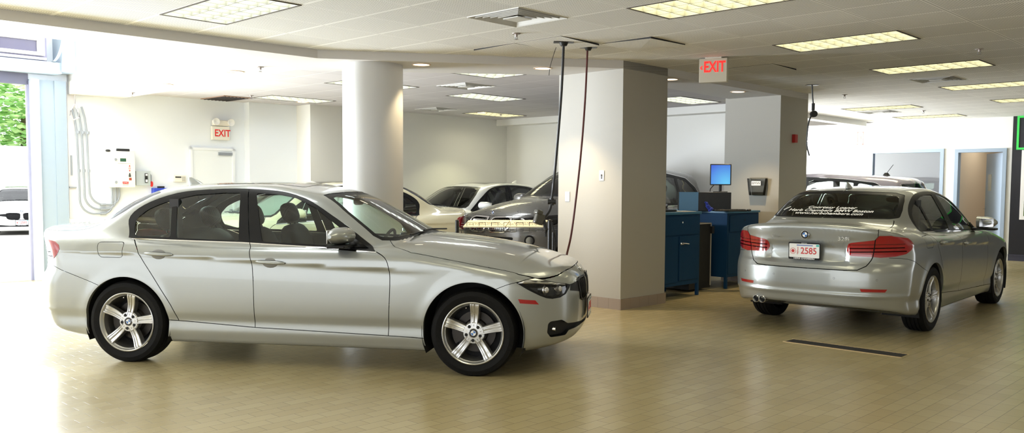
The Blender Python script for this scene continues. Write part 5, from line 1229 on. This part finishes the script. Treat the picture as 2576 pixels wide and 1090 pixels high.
mb = MB(); mb.tube(smooth_path([(mp_.x-.02, mp_.y+.03, RISE+.12), (mp_.x-.08, mp_.y, RISE+.11), (mp_.x-.14, mp_.y-.01, RISE+.05), (mp_.x-.15, mp_.y-.02, RISE+.008)]), .006, 6); o = mb.build('monitor_cable', M_BLACK); tag(o, 'black cable curling from the back of the blue screen monitor', 'cable')
kp = px(1836, 521, 11.95); kb = empty('keyboard', (kp.x, kp.y, 1.09), -1.6); tag(kb, 'black computer keyboard lying on the monitor desk', 'keyboard')
mb = MB(); mb.box(-.08, .08, -.22, .22, 0, .022); mb.build('keyboard_base', M_BLACK, kb, bevel=.006)
mb = MB()
for i in range(4):
    for j in range(12): mb.box(-.07+i*.034, -.042+i*.034, -.21+j*.035, -.18+j*.035, .022, .030)
mb.build('keycap', mat('key_grey', (.03, .03, .03), .5), kb, smooth=False)
mo = MB(); kp2 = px(1884, 520, 11.95); blob(mo, (kp2.x, kp2.y, 1.106), (.03, .045, .016)); o = mo.build('computer_mouse', M_BLACK); tag(o, 'black mouse beside the keyboard at the right end of the desk', 'mouse')
# blue cap-like cloth and dark gear by the riser
cp_ = px(1783, 518, 11.98); mb = MB(); mb.tube(smooth_path([(cp_.x-.055, cp_.y, 1.215), (cp_.x-.03, cp_.y, 1.20), (cp_.x-.015, cp_.y, 1.16), (cp_.x+.02, cp_.y, 1.12), (cp_.x+.035, cp_.y, 1.10)]), [.012]*5+[.02]*6+[.028]*7+[.038]*7, 10); o = mb.build('desk_holder', mat('royal_blue_cloth', (.02, .04, .30), .9)); tag(o, 'royal blue curved desk holder in front of the riser box', 'desk holder')
sbx = empty('dark_case', st(-6.42, 9.30, 1.101), ROT); tag(sbx, 'black equipment case at the pillar end of the nearer blue desk', 'equipment case')
mb = MB(); mb.box(-.15, .10, -.28, .02, 0, .33); mb.build('case_body', M_BLACK, sbx, bevel=.006)
mb = MB(); mb.box(.10, .20, -.28, .20, 0, .03); mb.build('case_tray', M_BLACK, sbx, bevel=.004)
for k, (s_, t_, a, c_, nm) in enumerate([(-6.27, 9.69, .1, (.55, .06, .03), 'red folder lying flat on the nearer blue desk'), (-6.24, 9.64, -.35, (.85, .82, .72), 'white sheet of paper beside the red folder')]):
    mb = MB(); M = Matrix.Translation(st(s_, t_, 1.101+.0035*k))@Matrix.Rotation(ROT+a, 4, 'Z'); mb.box(-.11, .11, -.15, .15, 0, .003, M); o = mb.build(['paper_folder', 'paper_sheet'][k], mat('paper%d' % k, c_, .6), smooth=False); tag(o, nm, 'paper')
mb = MB(); M = Matrix.Translation(st(-6.53, 9.66, 1.101))@Matrix.Rotation(ROT+.5, 4, 'Z'); mb.box(-.05, .05, -.10, .10, 0, .04, M); mb.box(-.045, .045, -.02, .09, .03, .075, M@Matrix.Rotation(.3, 4, 'X')); o = mb.build('desk_phone', M_BLACK, bevel=.006); tag(o, 'black desk phone behind the papers on the nearer blue desk', 'phone')
cb = empty('tool_cabinet', st(-6.36, 10.28, 0), ROT); tag(cb, 'low black cabinet standing in the gap between the two blue desks', 'cabinet')
mb = MB(); mb.box(-.5, .02, -.28, .26, .03, .93); mb.build('cabinet_body', M_DARK, cb, bevel=.004)
mb = MB(); mb.box(.02, .03, -.28, .26, .915, .93); mb.box(.02, .03, .245, .26, .06, .93); mb.build('cabinet_edge', mat('edge_trim', (.40, .38, .34), .5), cb, smooth=False)
mb = MB(); mb.box(.02, .05, .24, .30, .78, .88); mb.build('cabinet_latch', M_BLACK, cb)

# ---------------------------------------------------------------- survey card rack
rk = empty('card_rack', (0, 0, 0)); tag(rk, 'black wire rack with a post at each end holding survey cards, behind the nearest hood', 'rack')
def pole(name, x, ytop, Y, r, bottom=0.0):
    p = px(x, ytop, Y); mb = MB(); mb.cyl((p.x, p.y, bottom), (p.x, p.y, p.z), r, 14); mb.add([], []); blob(mb, (p.x, p.y, p.z), (r, r, r*.8), 6, 2); return mb.build(name, M_BLACK, rk)
pole('rack_post', 1150, 556, 9.3, .020); pole('rack_post', 1383, 556, 8.9, .020); pole('rack_post', 1392, 585, 8.85, .012)
A_, B_ = px(1152, 572, 9.3), px(1386, 572, 8.9); dv = (B_-A_); back = Vector((dv.y, -dv.x, 0)).normalized()*-.22
mb = MB()
for q, dz_ in ((0, 0), (0, -.03), (1, 0)): mb.tube([A_+back*q+Vector((0, 0, dz_)), B_+back*q+Vector((0, 0, dz_))], .0035, 6)
for k in range(7):
    p = A_+dv*(.10+k*.135); mb.tube([p+Vector((-.0, 0, .05))+back*0, p+Vector((0, 0, -.045)), p+Vector((0, 0, -.045))+dv.normalized()*.075, p+dv.normalized()*.075+Vector((0, 0, .05)), p+Vector((0, 0, .05))], .003, 6)
for k in range(12): p = A_+dv*(k/11)+Vector((0, 0, -.03)); mb.tube([p, p+back], .0025, 6)
mb.tube([A_+dv*.04+Vector((0, 0, -.04)), A_+dv*.04+Vector((.0, 0, -.14))], .003, 6)
mb.build('wire_basket', M_BLACK, rk)
M_CARD = mat('card_cream', (.86, .78, .56), .7)
for k, (u0_, u1_, txt) in enumerate([(.06, .52, 'CUSTOMER\nSATISFACTION'), (.53, .92, 'CUSTOMER\nSATISFACTION')]):
    a, b = A_+dv*u0_+Vector((0, 0, .0)), A_+dv*u1_+Vector((0, 0, .0)); mid_ = (a+b)/2; ln = (b-a).length
    up = (back.normalized()*.9+Vector((0, 0, .38))).normalized(); M = face_M(mid_+up*.065+Vector((0, 0, .012)), b-a, up)
    mb = MB(); mb.prism([(-ln/2, -.075), (ln/2, -.075), (ln/2, .085), (-ln/2, .085)], -.012, 0, M); o = mb.build('card_stack', M_CARD); tag(o, ['long stack of cream survey cards in the left half of the wire rack', 'stack of cream survey cards in the right half of the wire rack'][k], 'cards', 'survey card stacks')
    text(txt, .040, M@Matrix.Translation((0, -.0, .001)), mat('card_ink', (.30, .26, .18), .7), 'card_text', o, sx=1.5)
mb = MB(); b = px(1392, 612, 8.85); mb.tube(smooth_path([px(1388, 560, 8.87), px(1397, 600, 8.87), px(1395, 650, 8.87), px(1388, 690, 8.87)]), .009, 8); mb.build('rack_cable', M_BLACK, rk)

# ---------------------------------------------------------------- display boards on the black wall
bd = empty('display_board', st(-4.72, TW-.06, 2.52), ROT); tag(bd, 'black panel with a bright green border high on the black display wall', 'panel', 'panels on the black wall')
GREEN = mat('lime_border', (.05, .62, .10), .4, emis=(.03, .5, .06), estr=.1)
def framed(e, w, h, fw, m, inner, mi):
    mb = MB(); mb.box(0, w, -.03, 0, h/2-fw, h/2); mb.box(0, w, -.03, 0, -h/2, -h/2+fw); mb.box(0, fw, -.03, 0, -h/2+fw, h/2-fw); mb.box(w-fw, w, -.03, 0, -h/2+fw, h/2-fw); mb.build('panel_frame', m, e, smooth=False)
    mb = MB(); mb.box(fw, w-fw, -.015, 0, -h/2+fw, h/2-fw); mb.build(inner, mi, e, smooth=False)
framed(bd, 3.2, .66, .04, GREEN, 'panel_face', mat('panel_black', (.02, .02, .028), .4))
def leafy(nt, b, tc):
    n = nt.nodes.new('ShaderNodeTexWave'); n.inputs['Scale'].default_value = 2.2; n.inputs['Distortion'].default_value = 9; r = nt.nodes.new('ShaderNodeValToRGB'); r.color_ramp.elements[0].color = (.015, .09, .0, 1); r.color_ramp.elements[1].color = (.12, .42, .01, 1); nt.links.new(tc.outputs['Object'], n.inputs[0]); nt.links.new(n.outputs['Color'], r.inputs[0]); nt.links.new(r.outputs[0], b.inputs['Base Color'])
bd2 = empty('framed_picture', st(-4.62, TW-.06, 1.50), ROT); tag(bd2, 'white framed deep green picture on the black display wall', 'picture', 'panels on the black wall')
framed(bd2, 2.2, 1.36, .07, mat('white_frame', (.80, .78, .76), .5), 'picture_sheet', mat('green_leaf_print', (.05, .3, .01), .5, fn=leafy))

# ---------------------------------------------------------------- outside the left opening
def tree(x, y, label, seed, H=7, R=2.6):
    r = random.Random(seed); t = empty('tree', (x, y, 0)); tag(t, label, 'tree', 'trees outside the opening')
    mb = MB(); mb.tube(smooth_path([(0, 0, 0), (.1, 0, 1.5), (-.1, .1, 3), (.1, 0, 4.5)]), .14, 8); mb.build('trunk', mat('bark', (.16, .11, .07), .9), t)
    mb = MB()
    for i in range(7000):
        u = Vector((r.gauss(0, 1), r.gauss(0, 1), r.gauss(0, 1))).normalized()*R*(r.random()**.4); c = Vector((u.x, u.y, H*.55+u.z*1.15))
        s_ = r.uniform(.12, .24); q = Matrix.Translation(c)@Matrix.Rotation(r.uniform(0, 6), 4, 'Z')@Matrix.Rotation(r.uniform(-1, 1), 4, 'X')
        mb.cur = r.randrange(2); mb.add([q@Vector(p) for p in ((-s_, 0, 0), (0, -s_*.5, .01), (s_, 0, 0), (0, s_*.5, -.01))], [(0, 1, 2, 3)])
    mb.build('foliage', [mat('leaf_light', (.60, .78, .36), .6), mat('leaf_mid', (.32, .58, .20), .6)], t, smooth=False)
for i, (s_, t_, lb) in enumerate([(-42, 12.5, 'leafy tree nearest the left edge beyond the white car'), (-43, 22.5, 'leafy tree right behind the white car outside'), (-43, 2.5, 'leafy tree farthest left outside the opening')]):
    p = st(s_, t_); tree(p.x, p.y, lb, 11+i, 7.5, 3.7)
mb = MB(); M = Matrix.Rotation(ROT, 4, 'Z'); mb.box(-38, -37.7, -20, 40, -.15, 2.9, M); o = mb.build('boundary_wall', mat('white_block_wall', (.80, .80, .78), .8), smooth=False); tag(o, 'long white boundary wall outside behind the white car outside', 'wall')

# ---------------------------------------------------------------- the cars in their places
car1, BS = make_sedan(M_SILVER)
tag(car1, 'silver sedan in side view in the foreground, facing right', 'car', 'parked cars')
car1.location = (-2.913, 7.693, 0); car1.rotation_euler = (0, 0, -.1703)
def again(swap, loc, rz, label):
    c = copy_tree(car1, None, swap); c.location = loc; c.rotation_euler = (0, 0, rz); tag(c, label, 'car', 'parked cars'); return c
car2 = again(None, (3.51, 9.115, 0), .846, 'silver loaner sedan seen from behind at the right, white lettering on its rear window')
HB = YAW+PI
p = st(-9.97, 7.75); again({M_SILVER: M_CREAM}, (p.x, p.y, 0), HB-.145, 'cream sedan tail parked behind the round column').scale = (1, 1, 1.025)
p = st(-11.90, 12.47); wc = again({M_SILVER: M_WHITE}, (p.x, p.y, 0), HB, 'white sedan with a sunroof by the rear corner, behind the grey suv'); wc.scale = (1, 1, 1.037)
oc = again({M_SILVER: M_WHITE}, (-15.4, 27.1, 0), -1.054, 'white car parked outside the left opening, front end visible'); oc.location.z = -.10
suv, BU = make_suv(M_GREY); tag(suv, 'dark grey suv behind the front square pillar, grille towards the rack', 'car', 'parked cars')
p = st(-8.90, 12.47); suv.location = (p.x, p.y, 0); suv.rotation_euler = (0, 0, HB)
s2 = copy_tree(suv, None, {M_GREY: M_MAUVE}); tag(s2, 'mauve grey crossover roof with a stubby antenna behind the loaner sedan', 'car', 'parked cars')
p = st(-6.70, 16.04); s2.location = (p.x+.36, p.y, .02); s2.rotation_euler = (0, 0, ROT+PI); s2.scale = (1, 1, .95)
# lettering on the loaner's rear window
def win_text(s_, size, y0, z0, sx):
    h = BS.hit([(-2, y0, z0)], [(1, 0, 0)], 3.5, 600)[0]; n = BS.grad(np.array([h]))[0]
    M = face_M(Vector(h)+Vector(n)*.008, (0, -1, 0), (0, 0, 1)); up = Vector((n[2]*-1, 0, n[0]))
    if up.z < 0: up = -up
    M = face_M(Vector(h)+Vector(n)*.008, (0, -1, 0), up)
    return text(s_, size, M, M_ENAMEL, 'window_lettering', car2, .0005, shear=.25, sx=sx, bold=.0012)
win_text('Courtesy Loaner', .062, -.03, 1.214, 1.15); win_text('Herb Chambers BMW Boston', .062, -.03, 1.184, 1.12); win_text('www.herbchambers.com', .062, -.03, 1.156, 1.10)
mb = MB(); h = BS.hit([(-2, .52, 1.18), (-2, .45, 1.215)], [(1, 0, 0)]*2, 3.5, 600); n = BS.grad(h); mb.tube([Vector(h[0])+Vector(n[0])*.006, Vector(h[1])+Vector(n[1])*.006], .006, 6); mb.build('window_sticker', M_ENAMEL, car2)
